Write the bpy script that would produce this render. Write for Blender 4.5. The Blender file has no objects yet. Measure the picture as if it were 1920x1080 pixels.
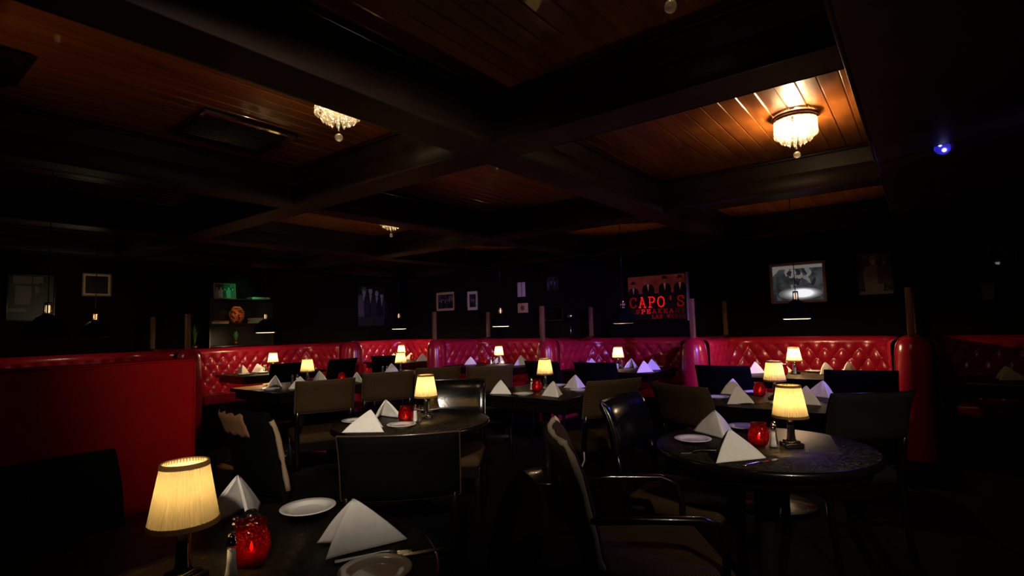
import bpy, bmesh, math, random
from math import sin, cos, pi, radians as R, sqrt, atan2
from mathutils import Vector, Matrix
random.seed(7)
SC = bpy.context.scene
COL = SC.collection

# ------------------------------------------------------------------ camera
# room axes: +x runs to the far right wall, +y to the far left wall, z up (metres)
F_PX, PITCH, ROLL, HEAD = 1000.0, R(4.03), R(-1.50), R(37.51)
CAM = Vector((0.0, 0.0, 1.339))
_d = Vector((cos(HEAD), sin(HEAD), 0)); _r = Vector((sin(HEAD), -cos(HEAD), 0)); _u = Vector((0, 0, 1))
_f = _d * cos(PITCH) + _u * sin(PITCH); _up = -_d * sin(PITCH) + _u * cos(PITCH)
_rx = _r * cos(ROLL) + _up * sin(ROLL); _ry = -_r * sin(ROLL) + _up * cos(ROLL)
cam = bpy.data.cameras.new('camera'); cam_o = bpy.data.objects.new('camera', cam); COL.objects.link(cam_o)
cam.sensor_width = 36.0; cam.lens = 36.0 * F_PX / 1920.0; cam.clip_start = 0.02
M = Matrix((( _rx.x, _ry.x, -_f.x, CAM.x), (_rx.y, _ry.y, -_f.y, CAM.y), (_rx.z, _ry.z, -_f.z, CAM.z), (0, 0, 0, 1)))
cam_o.matrix_world = M
SC.camera = cam_o

# ------------------------------------------------------------------ world, exposure, room lights
w = bpy.data.worlds.new('world'); SC.world = w; w.use_nodes = True
w.node_tree.nodes['Background'].inputs[0].default_value = (1.0, 0.6, 0.4, 1)
w.node_tree.nodes['Background'].inputs[1].default_value = 0.0006
vs = SC.view_settings
vs.view_transform = 'Standard'; vs.look = 'None'; vs.gamma = 1.0; vs.exposure = 0.0; vs.use_curve_mapping = False

P_DOWN, P_DOWN2, P_BLUE, P_BLUE2, P_GREEN = 620.0, 185.0, 1400.0, 45.0, 26.0   # unseen downlights added behind the viewer, blue spots, green accent
P_TABLE, P_CANDLE = 2.4, 0.03
P_CHAND = {'bright': 12.0, 'dim': 1.0, 'glow': 6.0, 'far': 4.0}

def light(name, kind, loc, power, color, parent=None, radius=0.02, aim=None, size=60, blend=0.6):
    L = bpy.data.lights.new(name, kind); L.energy = power; L.color = color; L.shadow_soft_size = radius
    o = bpy.data.objects.new(name, L); COL.objects.link(o); o.location = loc
    if kind == 'SPOT':
        L.spot_size = R(size); L.spot_blend = blend
    if aim is not None:
        v = Vector(aim) - Vector(loc); o.rotation_euler = v.to_track_quat('-Z', 'Y').to_euler()
    if parent: o.parent = parent
    return o
DOWN_AT, DOWN_AIM = (-0.75, -0.55, 2.35), (3.6, 4.4, 0.85)
DOWN2_AT, DOWN2_AIM = (0.3, -1.3, 2.35), (3.4, 1.1, 0.75)
BLUE_AT, BLUE_AIM = (3.4, -1.6, 2.36), (6.1, 3.5, 0.85)
BLUE2_AT, BLUE2_AIM = (4.26, -0.16, 2.34), (2.7, 0.9, 0.75)
GREEN_AT, GREEN_AIM = (4.25, 7.55, 2.62), (4.2, 8.9, 1.95)
light('downlight_beam', 'SPOT', DOWN_AT, P_DOWN, (1.0, 0.86, 0.70), radius=0.05, aim=DOWN_AIM, size=44, blend=1.0)  # added with the next one to light napkin and chair fronts
light('downlight_beam', 'SPOT', DOWN2_AT, P_DOWN2, (1.0, 0.84, 0.66), radius=0.05, aim=DOWN2_AIM, size=46, blend=1.0)
light('blue_beam', 'SPOT', BLUE_AT, P_BLUE, (0.26, 0.14, 1.0), radius=0.03, aim=BLUE_AIM, size=42, blend=1.0)
light('blue_beam', 'SPOT', BLUE2_AT, P_BLUE2, (0.16, 0.10, 1.0), radius=0.03, aim=BLUE2_AIM, size=42, blend=1.0)
UP_AT, UP_AIM = (-0.62, 2.95, 1.84), (0.75, 2.95, 2.70)
light('uplight_beam', 'SPOT', UP_AT, 17.0, (1.0, 0.56, 0.26), radius=0.04, aim=UP_AIM, size=80, blend=1.0)  # made-up source for the glow on the left ceiling panel
ORANGE_AT, ORANGE_AIM = (3.75, 7.55, 2.62), (4.08, 8.80, 1.58)
light('orange_beam', 'SPOT', ORANGE_AT, 30.0, (1.0, 0.28, 0.06), radius=0.02, aim=ORANGE_AIM, size=20, blend=0.8)
AMBER_AT, AMBER_AIM = (3.0, 6.05, 2.63), (2.86, 5.74, 0.75)
light('amber_beam', 'SPOT', AMBER_AT, 1500.0, (1.0, 0.42, 0.08), radius=0.01, aim=AMBER_AIM, size=14, blend=0.5)  # added narrow spot tinting a corner of the dark tabletop
light('green_beam', 'SPOT', GREEN_AT, P_GREEN, (0.02, 1.0, 0.30), radius=0.02, aim=GREEN_AIM, size=27, blend=0.7)

# ------------------------------------------------------------------ materials
MATS = {}
def mat(name, base=(0.5, 0.5, 0.5), rough=0.5, metal=0.0, coat=0.0, coat_rough=0.05, spec=0.5, emit=None, estr=0.0, sheen=0.0):
    m = bpy.data.materials.new(name); m.use_nodes = True
    b = m.node_tree.nodes['Principled BSDF']
    b.inputs['Base Color'].default_value = (*base, 1); b.inputs['Roughness'].default_value = rough
    b.inputs['Metallic'].default_value = metal; b.inputs['Coat Weight'].default_value = coat
    b.inputs['Coat Roughness'].default_value = coat_rough; b.inputs['Specular IOR Level'].default_value = spec
    if emit:
        b.inputs['Emission Color'].default_value = (*emit, 1); b.inputs['Emission Strength'].default_value = estr
    MATS[name] = m; return m
def N(m, t, **kw):
    n = m.node_tree.nodes.new(t)
    for k, v in kw.items(): setattr(n, k, v)
    return n
def LK(m, a, b): m.node_tree.links.new(a, b)
def coords(m, scale=(1, 1, 1), obj=True):
    tc = N(m, 'ShaderNodeTexCoord'); mp = N(m, 'ShaderNodeMapping'); mp.inputs['Scale'].default_value = scale
    LK(m, tc.outputs['Object'], mp.inputs['Vector']); return mp.outputs['Vector']
def noise_col(m, vec, scale, cols, detail=4.0, rough=0.6, dist=0.0):
    nz = N(m, 'ShaderNodeTexNoise'); nz.inputs['Scale'].default_value = scale; nz.inputs['Detail'].default_value = detail
    nz.inputs['Roughness'].default_value = rough; nz.inputs['Distortion'].default_value = dist
    LK(m, vec, nz.inputs['Vector'])
    cr = N(m, 'ShaderNodeValToRGB')
    e = cr.color_ramp.elements
    e[0].position, e[0].color = cols[0][0], (*cols[0][1], 1)
    e[1].position, e[1].color = cols[-1][0], (*cols[-1][1], 1)
    for p, c in cols[1:-1]:
        x = e.new(p); x.color = (*c, 1)
    LK(m, nz.outputs['Fac'], cr.inputs['Fac'])
    return nz.outputs['Fac'], cr.outputs['Color']
def set_base(m, out): LK(m, out, m.node_tree.nodes['Principled BSDF'].inputs['Base Color'])
def bump(m, height, strength=0.3, dist=0.01):
    bp = N(m, 'ShaderNodeBump'); bp.inputs['Strength'].default_value = strength; bp.inputs['Distance'].default_value = dist
    LK(m, height, bp.inputs['Height']); LK(m, bp.outputs['Normal'], m.node_tree.nodes['Principled BSDF'].inputs['Normal'])

def wood(name, c0, c1, scale, rough, grain=(0.6, 9, 9), bumpk=0.25, coat=0.0):
    m = mat(name, c0, rough, coat=coat)
    v = coords(m, grain)
    f, c = noise_col(m, v, scale, [(0.3, c0), (0.72, c1)], 6, 0.65, 0.6)
    set_base(m, c); bump(m, f, bumpk, 0.004); return m
wood('ceiling_wood', (0.11, 0.028, 0.005), (0.30, 0.094, 0.018), 2.2, 0.30, (0.7, 7, 7), 0.22, 0.35)
wood('beam_wood', (0.010, 0.005, 0.0035), (0.026, 0.013, 0.0085), 2.5, 0.5, (1.2, 1.2, 9), 0.3, 0.0)
MATS['beam_wood'].node_tree.nodes['Principled BSDF'].inputs['Specular IOR Level'].default_value = 0.2
wood('post_wood', (0.10, 0.042, 0.014), (0.24, 0.105, 0.036), 5, 0.45, (8, 8, 1.0), 0.2)
wood('black_wood', (0.003, 0.002, 0.002), (0.006, 0.004, 0.003), 4, 0.22, (6, 6, 1.0), 0.1, 0.3)
wood('shelf_wood', (0.003, 0.002, 0.0014), (0.007, 0.0042, 0.0026), 4, 0.35, (1, 8, 8), 0.15)
wood('frame_gold', (0.20, 0.11, 0.04), (0.36, 0.22, 0.09), 8, 0.4, (4, 4, 4), 0.2)
m = mat('wall_paint', (0.012, 0.009, 0.008), 0.8, spec=0.1); v = coords(m); f, c = noise_col(m, v, 3, [(0.3, (0.003, 0.0016, 0.0008)), (0.7, (0.006, 0.0032, 0.0016))]); set_base(m, c)
m = mat('carpet', (0.010, 0.007, 0.006), 0.95, spec=0.05); v = coords(m); f, c = noise_col(m, v, 60, [(0.3, (0.002, 0.0014, 0.0014)), (0.7, (0.006, 0.0035, 0.003))]); set_base(m, c); bump(m, f, 0.5, 0.01)
def leather(name, a, b, rough, bs=0.15, sc=90):
    m = mat(name, a, rough, coat=0.12, coat_rough=0.25); v = coords(m)
    f, c = noise_col(m, v, 5, [(0.3, a), (0.7, b)]); set_base(m, c)
    nz = N(m, 'ShaderNodeTexVoronoi'); nz.inputs['Scale'].default_value = sc; LK(m, v, nz.inputs['Vector']); bump(m, nz.outputs['Distance'], bs, 0.002)
leather('red_leather', (0.31, 0.006, 0.021), (0.39, 0.008, 0.026), 0.24)
leather('red_vinyl', (0.19, 0.0005, 0.0005), (0.25, 0.0007, 0.0007), 0.55, 0.08, 140)
MATS['red_vinyl'].node_tree.nodes['Principled BSDF'].inputs['Coat Weight'].default_value = 0.0
MATS['red_vinyl'].node_tree.nodes['Principled BSDF'].inputs['Specular IOR Level'].default_value = 0.12
leather('black_vinyl', (0.003, 0.003, 0.003), (0.005, 0.005, 0.005), 0.20, 0.12, 60)
m = mat('brown_fabric', (0.10, 0.07, 0.045), 0.8, spec=0.12); v = coords(m)
wv = N(m, 'ShaderNodeTexChecker'); wv.inputs['Scale'].default_value = 160; wv.inputs['Color1'].default_value = (0.060, 0.034, 0.013, 1); wv.inputs['Color2'].default_value = (0.028, 0.015, 0.006, 1)
LK(m, v, wv.inputs['Vector']); set_base(m, wv.outputs['Color']); f, c = noise_col(m, v, 120, [(0.2, (0, 0, 0)), (0.8, (1, 1, 1))]); bump(m, f, 0.4, 0.003)
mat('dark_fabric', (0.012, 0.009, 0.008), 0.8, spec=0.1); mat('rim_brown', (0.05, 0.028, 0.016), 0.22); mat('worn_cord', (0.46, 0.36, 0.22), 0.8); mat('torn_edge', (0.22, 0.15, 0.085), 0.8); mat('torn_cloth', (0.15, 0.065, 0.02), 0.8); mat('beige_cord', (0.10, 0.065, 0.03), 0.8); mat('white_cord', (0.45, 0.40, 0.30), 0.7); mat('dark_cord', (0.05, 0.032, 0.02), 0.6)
m = mat('linen', (0.82, 0.78, 0.71), 0.85); v = coords(m); f, c = noise_col(m, v, 30, [(0.3, (0.77, 0.73, 0.66)), (0.7, (0.86, 0.82, 0.75))]); set_base(m, c); bump(m, f, 0.12, 0.004)
m = mat('table_stone', (0.05, 0.04, 0.03), 0.42, coat=0.0, spec=0.09); v = coords(m)
f, c = noise_col(m, v, 48, [(0.40, (0.003, 0.0024, 0.0016)), (0.52, (0.020, 0.016, 0.0095)), (0.66, (0.12, 0.096, 0.056))], 9, 0.78, 1.5); set_base(m, c); bump(m, f, 0.55, 0.003)
mat('china', (0.80, 0.77, 0.72), 0.14, coat=0.6, coat_rough=0.03)
mat('steel', (0.75, 0.73, 0.70), 0.16, 1.0); mat('chrome', (0.85, 0.83, 0.80), 0.07, 1.0); mat('brass', (0.78, 0.55, 0.22), 0.22, 1.0)
mat('bronze', (0.20, 0.10, 0.07), 0.35, 0.9); mat('black_metal', (0.012, 0.012, 0.013), 0.25, 0.3, coat=0.4); mat('matte_black', (0.002, 0.002, 0.002), 0.8, spec=0.04)
mat('lit_glass', (0.9, 0.8, 0.6), 0.4, emit=(1.0, 0.80, 0.52), estr=1.3); mat('unlit_glass', (0.25, 0.25, 0.3), 0.4); mat('socket_glow', (1, 0.8, 0.5), 0.4, emit=(1.0, 0.78, 0.46), estr=0.9)
mat('lamp_black', (0.012, 0.010, 0.009), 0.12, 0.0, coat=0.8, coat_rough=0.05)
mat('enamel_inside', (0.60, 0.50, 0.36), 0.3)
mat('salt', (0.85, 0.84, 0.82), 0.6); mat('pepper', (0.05, 0.035, 0.025), 0.7); mat('wax', (0.85, 0.75, 0.6), 0.6)
mat('flame', (1, 0.7, 0.3), 0.5, emit=(1.0, 0.55, 0.18), estr=25)
mat('blue_lens', (0.1, 0.1, 0.9), 0.3, emit=(0.035, 0.030, 1.0), estr=0.30); mat('blue_core', (0.5, 0.5, 1), 0.3, emit=(0.60, 0.58, 1.0), estr=1.6)
mat('downlight_lens', (1, 0.9, 0.7), 0.3, emit=(1.0, 0.83, 0.66), estr=4); mat('orange_lens', (1, 0.4, 0.1), 0.3, emit=(1.0, 0.35, 0.1), estr=0.6); mat('green_lens', (0.1, 0.9, 0.4), 0.3, emit=(0.1, 1.0, 0.4), estr=1.0)
mat('shade_trim', (0.30, 0.16, 0.06), 0.7)
def custom(name):
    m = bpy.data.materials.new(name); m.use_nodes = True; nt = m.node_tree
    for n in list(nt.nodes):
        if n.type != 'OUTPUT_MATERIAL': nt.nodes.remove(n)
    MATS[name] = m; return m, [n for n in nt.nodes if n.type == 'OUTPUT_MATERIAL'][0]
m, out = custom('filament')
a = N(m, 'ShaderNodeBsdfTransparent'); e = N(m, 'ShaderNodeEmission'); e.inputs[0].default_value = (1.0, 0.80, 0.50, 1); e.inputs[1].default_value = 4.0
ad = N(m, 'ShaderNodeAddShader'); LK(m, a.outputs[0], ad.inputs[0]); LK(m, e.outputs[0], ad.inputs[1]); LK(m, ad.outputs[0], out.inputs[0])
# pleated silk: light from the bulb comes through the cloth
m, out = custom('shade_silk')
tr = N(m, 'ShaderNodeBsdfTranslucent'); tr.inputs[0].default_value = (0.20, 0.165, 0.078, 1)
df = N(m, 'ShaderNodeBsdfDiffuse'); df.inputs[0].default_value = (0.70, 0.60, 0.38, 1)
mx = N(m, 'ShaderNodeMixShader'); mx.inputs[0].default_value = 0.45
LK(m, tr.outputs[0], mx.inputs[1]); LK(m, df.outputs[0], mx.inputs[2]); LK(m, mx.outputs[0], out.inputs[0])
m, out = custom('trim_silk')
tr = N(m, 'ShaderNodeBsdfTranslucent'); tr.inputs[0].default_value = (0.10, 0.050, 0.016, 1)
df = N(m, 'ShaderNodeBsdfDiffuse'); df.inputs[0].default_value = (0.35, 0.19, 0.07, 1)
mx = N(m, 'ShaderNodeMixShader'); mx.inputs[0].default_value = 0.5
LK(m, tr.outputs[0], mx.inputs[1]); LK(m, df.outputs[0], mx.inputs[2]); LK(m, mx.outputs[0], out.inputs[0])
def glassy(name, tint, k_trans, k_gloss, k_tl, tl, rough=0.06, crackle=None):
    m, out = custom(name)
    a = N(m, 'ShaderNodeBsdfTransparent'); a.inputs[0].default_value = (*tint, 1)
    g = N(m, 'ShaderNodeBsdfGlossy'); g.inputs[0].default_value = (*[min(1, t * 0.5 + 0.5) for t in tint], 1); g.inputs[1].default_value = rough
    t = N(m, 'ShaderNodeBsdfTranslucent'); t.inputs[0].default_value = (*tl, 1)
    m1 = N(m, 'ShaderNodeMixShader'); m1.inputs[0].default_value = k_tl / max(1e-6, k_trans + k_tl)
    LK(m, a.outputs[0], m1.inputs[1]); LK(m, t.outputs[0], m1.inputs[2])
    m2 = N(m, 'ShaderNodeMixShader'); m2.inputs[0].default_value = k_gloss
    LK(m, m1.outputs[0], m2.inputs[1]); LK(m, g.outputs[0], m2.inputs[2]); LK(m, m2.outputs[0], out.inputs[0])
    if crackle:
        v = coords(m); vo = N(m, 'ShaderNodeTexVoronoi'); vo.feature = 'DISTANCE_TO_EDGE'; vo.inputs['Scale'].default_value = crackle
        LK(m, v, vo.inputs['Vector'])
        cr = N(m, 'ShaderNodeValToRGB'); cr.color_ramp.elements[0].color = (0.25, 0.002, 0.002, 1); cr.color_ramp.elements[1].position = 0.14; cr.color_ramp.elements[1].color = (*tl, 1)
        LK(m, vo.outputs['Distance'], cr.inputs['Fac']); LK(m, cr.outputs['Color'], t.inputs[0])
        bp = N(m, 'ShaderNodeBump'); bp.inputs['Strength'].default_value = 0.7; bp.inputs['Distance'].default_value = 0.004
        LK(m, vo.outputs['Distance'], bp.inputs['Height']); LK(m, bp.outputs['Normal'], g.inputs['Normal'])
glassy('red_glass', (0.90, 0.060, 0.030), 0.35, 0.10, 0.5, (0.26, 0.008, 0.008), 0.08, 90)
glassy('crystal', (0.99, 0.97, 0.93), 0.80, 0.20, 0.14, (0.9, 0.86, 0.76), 0.10)
glassy('clear_glass', (0.95, 0.95, 0.93), 0.85, 0.14, 0.05, (0.8, 0.8, 0.8), 0.04)

# ------------------------------------------------------------------ mesh builder
class MB:
    def __init__(s): s.v = []; s.f = []; s.mi = []; s.sm = []; s.cur = 0; s.smooth = False
    def add(s, verts, faces, smooth=None):
        o = len(s.v); s.v += [tuple(p) for p in verts]
        for f in faces:
            s.f.append(tuple(i + o for i in f)); s.mi.append(s.cur); s.sm.append(s.smooth if smooth is None else smooth)
        return s
    def box(s, x0, x1, y0, y1, z0, z1, mtx=None):
        P = [(x0, y0, z0), (x1, y0, z0), (x1, y1, z0), (x0, y1, z0), (x0, y0, z1), (x1, y0, z1), (x1, y1, z1), (x0, y1, z1)]
        if mtx is not None: P = [mtx @ Vector(p) for p in P]
        return s.add(P, [(0, 3, 2, 1), (4, 5, 6, 7), (0, 1, 5, 4), (1, 2, 6, 5), (2, 3, 7, 6), (3, 0, 4, 7)], False)
    def rbox(s, x0, x1, y0, y1, z0, z1, bev=0.01, seg=3, mtx=None):
        bm = bmesh.new(); bmesh.ops.create_cube(bm, size=1.0)
        for q in bm.verts: q.co = Vector(((x0 + x1) / 2 + q.co.x * (x1 - x0), (y0 + y1) / 2 + q.co.y * (y1 - y0), (z0 + z1) / 2 + q.co.z * (z1 - z0)))
        bmesh.ops.bevel(bm, geom=list(bm.edges), offset=bev, segments=seg, profile=0.5, affect='EDGES', clamp_overlap=True)
        s.from_bm(bm, mtx); return s
    def from_bm(s, bm, mtx=None):
        bm.verts.ensure_lookup_table(); bm.verts.index_update()
        P = [(mtx @ q.co) if mtx is not None else q.co.copy() for q in bm.verts]
        F = [[q.index for q in f.verts] for f in bm.faces]; bm.free(); s.add(P, F, True)
    def lathe(s, prof, n=24, cx=0, cy=0, z0=0, wob=None, mtx=None):
        P = []; Fc = []
        for i, (r, z) in enumerate(prof):
            for k in range(n):
                a = 2 * pi * k / n; rr = r if wob is None else r * wob(a, i)
                P.append(Vector((cx + rr * cos(a), cy + rr * sin(a), z0 + z)))
        for i in range(len(prof) - 1):
            for k in range(n):
                k2 = (k + 1) % n; Fc.append((i * n + k, i * n + k2, (i + 1) * n + k2, (i + 1) * n + k))
        if mtx is not None: P = [mtx @ p for p in P]
        return s.add(P, Fc, True)
    def tube(s, pts, r, n=8, caps=True):
        pts = [Vector(p) for p in pts]; P = []; Fc = []
        rs = r if isinstance(r, (list, tuple)) else [r] * len(pts)
        prev = None
        for i, p in enumerate(pts):
            t = (pts[min(i + 1, len(pts) - 1)] - pts[max(i - 1, 0)]).normalized()
            a = prev if prev is not None else (Vector((0, 0, 1)) if abs(t.z) < 0.9 else Vector((1, 0, 0)))
            b = t.cross(a).normalized(); a = b.cross(t).normalized(); prev = a
            for k in range(n):
                g = 2 * pi * k / n; P.append(p + (a * cos(g) + b * sin(g)) * rs[i])
        for i in range(len(pts) - 1):
            for k in range(n):
                k2 = (k + 1) % n; Fc.append((i * n + k, i * n + k2, (i + 1) * n + k2, (i + 1) * n + k))
        if caps: Fc.append(tuple(range(n))[::-1]); Fc.append(tuple((len(pts) - 1) * n + k for k in range(n)))
        return s.add(P, Fc, True)
    def ball(s, c, r, n=10, m=6, sz=1.0):
        pr = [(max(1e-4, r * sin(pi * i / m)), -r * sz * cos(pi * i / m)) for i in range(m + 1)]
        return s.lathe(pr, n, c[0], c[1], c[2])
    def poly(s, pts, y, z_axis=True):      # flat polygon in the x-z plane at depth y, facing -y
        return s.add([(x, y, z) for x, z in pts], [tuple(range(len(pts)))], False)
    def build(s, name, mats, parent=None, loc=None, rot=None, solid=None, sub=0):
        me = bpy.data.meshes.new(name); me.from_pydata(s.v, [], s.f)
        ml = mats if isinstance(mats, (list, tuple)) else [mats]
        for q in ml: me.materials.append(MATS[q])
        me.polygons.foreach_set('material_index', s.mi); me.polygons.foreach_set('use_smooth', s.sm); me.update()
        o = bpy.data.objects.new(name, me); COL.objects.link(o)
        if parent: o.parent = parent
        if loc: o.location = loc
        if rot: o.rotation_euler = rot
        if solid:
            q = o.modifiers.new('solid', 'SOLIDIFY'); q.thickness = solid; q.offset = 0
        if sub:
            q = o.modifiers.new('sub', 'SUBSURF'); q.levels = sub; q.render_levels = sub
        return o

def tag(o, label, cat, group=None):
    o['label'] = label; o['category'] = cat
    if group: o['group'] = group
    return o
def thing(name, label, cat, loc=(0, 0, 0), rz=0.0, group=None):
    o = bpy.data.objects.new(name, None); COL.objects.link(o); o.empty_display_size = 0.05
    o.location = loc; o.rotation_euler = (0, 0, rz); return tag(o, label, cat, group)
def struct(o): o['kind'] = 'structure'; return o
def copy_tree(o, parent=None):
    c = o.copy(); COL.objects.link(c)
    if parent is not None: c.parent = parent
    for ch in list(o.children):
        if not ch.get('own_light'): copy_tree(ch, c)
    return c
def place(proto, used, loc, rz, label, group=None):
    """first call moves the prototype itself, later calls copy it with its parts"""
    o = proto if not used[0] else copy_tree(proto)
    used[0] = True
    o.location = loc; o.rotation_euler = (0, 0, rz); o['label'] = label
    if group: o['group'] = group
    return o

# ------------------------------------------------------------------ room shell
XW, YW, X0, Y0, ZC, ZB = 7.70, 8.95, -2.6, -3.6, 2.70, 2.40
T = 0.12
struct(MB().box(X0, XW, Y0, YW, -0.1, 0).build('floor', 'carpet'))
struct(MB().box(XW, XW + T, Y0 - T, YW + T, 0, ZC).build('wall_right', 'wall_paint'))
struct(MB().box(X0 - T, XW, YW, YW + T, 0, ZC).build('wall_left', 'wall_paint'))
struct(MB().box(X0 - T, X0, Y0 - T, YW, 0, ZC).build('wall_back', 'wall_paint'))
struct(MB().box(X0, XW, Y0 - T, Y0, 0, ZC).build('wall_front', 'wall_paint'))
# planked ceiling: boards run along x, 0.108 m wide, with v-grooves
mb = MB(); yb = Y0
pw = 0.108
prof = []
while yb < YW:
    prof += [(yb, ZC + 0.006), (yb + 0.006, ZC), (yb + pw - 0.006, ZC)]; yb += pw
prof.append((YW, ZC + 0.006))
Pv = []; Fv = []
for i, (y, z) in enumerate(prof):
    Pv += [(X0, y, z), (XW, y, z)]
for i in range(len(prof) - 1): Fv.append((2 * i, 2 * i + 2, 2 * i + 3, 2 * i + 1))
n0 = len(Pv); Pv += [(X0, Y0, ZC + 0.1), (XW, Y0, ZC + 0.1), (XW, YW, ZC + 0.1), (X0, YW, ZC + 0.1)]; Fv.append((n0, n0 + 1, n0 + 2, n0 + 3))
struct(mb.add(Pv, Fv, False).build('ceiling', 'ceiling_wood'))
def beam(name, x0, x1, y0, y1, along):
    mb = MB(); mb.box(x0, x1, y0, y1, ZB, ZC)
    e = 0.012
    if along == 'y':
        for xs in (x0 - e, x1): mb.rbox(xs, xs + e, y0, y1, ZB - 0.002, ZB + 0.148, 0.003, 1)
        for xs in (x0 - 0.022, x1): mb.rbox(xs, xs + 0.022, y0, y1, ZC - 0.03, ZC - 0.001, 0.004, 1)
    else:
        for ys in (y0 - e, y1): mb.rbox(x0, x1, ys, ys + e, ZB - 0.002, ZB + 0.148, 0.003, 1)
        for ys in (y0 - 0.022, y1): mb.rbox(x0, x1, ys, ys + 0.022, ZC - 0.03, ZC - 0.001, 0.004, 1)
    return struct(mb.build(name, 'beam_wood'))
UB = [(1.95, 2.19), (4.13, 4.31), (6.31, 6.55), (8.49, 8.73)]
for i, (a, b) in enumerate(UB): beam('ceiling_beam', X0, XW, a, b, 'x')
ys = [0.20] + [v for p in UB for v in p] + [YW]
for a, b in ((-0.20, 0.04), (2.39, 2.63), (4.97, 5.21), (7.46, 7.70)):
    for k in range(0, len(ys), 2):
        if ys[k + 1] - ys[k] > 0.05: beam('ceiling_beam', a, b, ys[k] + 0.0, ys[k + 1] - 0.0, 'y')
# dropped soffit on the right side of the room
mb = MB(); mb.box(X0, XW, Y0, 0.18, ZB, ZC - 0.001); mb.rbox(X0, XW, 0.18, 0.20, ZB - 0.004, ZC - 0.001, 0.004, 1)
struct(mb.build('ceiling_soffit', 'beam_wood'))

# ------------------------------------------------------------------ fixtures in the ceiling
def vent(x0, x1, y0, y1, label):
    t = thing('ceiling_vent', label, 'vent', ((x0 + x1) / 2, (y0 + y1) / 2, ZC), 0, 'square ceiling vents')
    hx, hy = (x1 - x0) / 2, (y1 - y0) / 2
    MB().box(-hx, hx, -hy, hy, -0.012, -0.004).build('backing', 'black_metal', t)
    f = MB()
    f.box(-hx, hx, -hy, -hy + 0.04, -0.03, -0.004); f.box(-hx, hx, hy - 0.04, hy, -0.03, -0.004)
    f.box(-hx, -hx + 0.04, -hy + 0.04, hy - 0.04, -0.03, -0.004); f.box(hx - 0.04, hx, -hy + 0.04, hy - 0.04, -0.03, -0.004)
    f.build('frame', 'black_metal', t)
    s = MB(); k = -hy + 0.07
    while k < hy - 0.06:
        s.box(-hx + 0.04, hx - 0.04, k, k + 0.022, -0.026, -0.014, Matrix.Translation((0, k, -0.02)) @ Matrix.Rotation(R(35), 4, 'X') @ Matrix.Translation((0, -k, 0.02)))
        k += 0.04
    s.build('slat', 'black_metal', t)
vent(1.365, 1.97, 3.34, 3.895, 'square black ceiling vent in the planks left of the small crystal chandelier')
vent(0.0, 0.56, 3.31, 3.80, 'black ceiling vent cut by the left edge of the picture')

def chandelier(x, y, power, label, warm=(1.0, 0.72, 0.40)):
    t = thing('crystal_chandelier', label, 'chandelier', (x, y, ZC), 0, 'crystal ceiling lights')
    MB().lathe([(0.118, -0.010), (0.134, -0.008), (0.142, -0.014), (0.142, -0.022), (0.132, -0.028), (0.118, -0.022), (0.118, -0.010)], 40).build('canopy', 'bronze', t)
    MB().lathe([(0.001, -0.002), (0.060, -0.002), (0.058, -0.02), (0.001, -0.026)], 28).build('ceiling_plate', 'bronze', t)
    bars = MB()
    for k in range(4): bars.box(0.05, 0.12, -0.004, 0.004, -0.020, -0.012, Matrix.Rotation(pi / 4 + k * pi / 2, 4, 'Z'))
    bars.build('bracket', 'bronze', t)
    MB().lathe([(0.118, -0.022), (0.128, -0.022), (0.130, -0.032), (0.128, -0.042), (0.118, -0.042), (0.118, -0.022)], 40, wob=lambda a, i: 1 + 0.02 * cos(20 * a)).build('ring', 'bronze', t)
    for dx in (-0.045, 0.045): MB().tube([(dx, 0, -0.02), (dx, 0, -0.056)], 0.012).build('socket', 'bronze', t)
    for dx in (-0.045, 0.045):
        MB().ball((dx, 0, -0.078), 0.017, 10, 6, 1.3).build('bulb', 'filament' if power > 1 else 'crystal', t)
    def strand(n, drop, rr):
        mb = MB(); z = -0.034
        for i in range(n):
            mb.lathe([(0.0008, z), (rr, z - 0.009), (rr, z - 0.013), (0.0008, z - 0.022)], 6); z -= 0.0215
        mb.lathe([(0.001, z), (rr * 1.05, z - 0.008), (rr * 1.1, z - drop * 0.7), (0.001, z - drop)], 6)
        return mb
    for rad, cnt, n, drop, rr in ((0.122, 26, 4, 0.030, 0.0115), (0.088, 16, 5, 0.045, 0.0115), (0.050, 9, 5, 0.068, 0.012)):
        first = None
        for k in range(cnt):
            a = 2 * pi * k / cnt + rad * 7
            if first is None: o = first = strand(n, drop, rr).build('crystal_drop', 'crystal', t)
            else:
                o = first.copy(); COL.objects.link(o)
            o.location = (rad * cos(a), rad * sin(a), 0.0); o.rotation_euler = (0, 0, a)
    bd = MB()
    for i in range(9): bd.lathe([(0.0008, -0.03 - i * 0.023), (0.007, -0.041 - i * 0.023), (0.0008, -0.053 - i * 0.023)], 6)
    bd.build('chain', 'crystal', t)
    MB().ball((0, 0, -0.272), 0.0225, 16, 10).build('ball_drop', 'crystal', t)
    for dx in (-0.045, 0.045): light('bulb_light', 'POINT', (dx, 0, -0.074), power / 2, warm, t, 0.016)
    if power > 10:
        o = light('reflector_light', 'SPOT', (0, 0, -0.15), 95.0, warm, t, 0.03, size=168, blend=0.3); o.rotation_euler = (pi, 0, 0)  # added upward spot brightening the planks around the bright chandelier
chandelier(3.95, 0.60, P_CHAND['bright'], 'brightly lit crystal chandelier glowing on the planked ceiling panel at right')
chandelier(1.76, 0.626, P_CHAND['dim'], 'crystal chandelier whose lowest drops show at the top edge')
chandelier(1.76, 2.56, P_CHAND['glow'], 'crystal chandelier half hidden by the long beam at upper left')
chandelier(4.05, 4.87, P_CHAND['far'], 'small distant crystal chandelier above the left booths')

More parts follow.
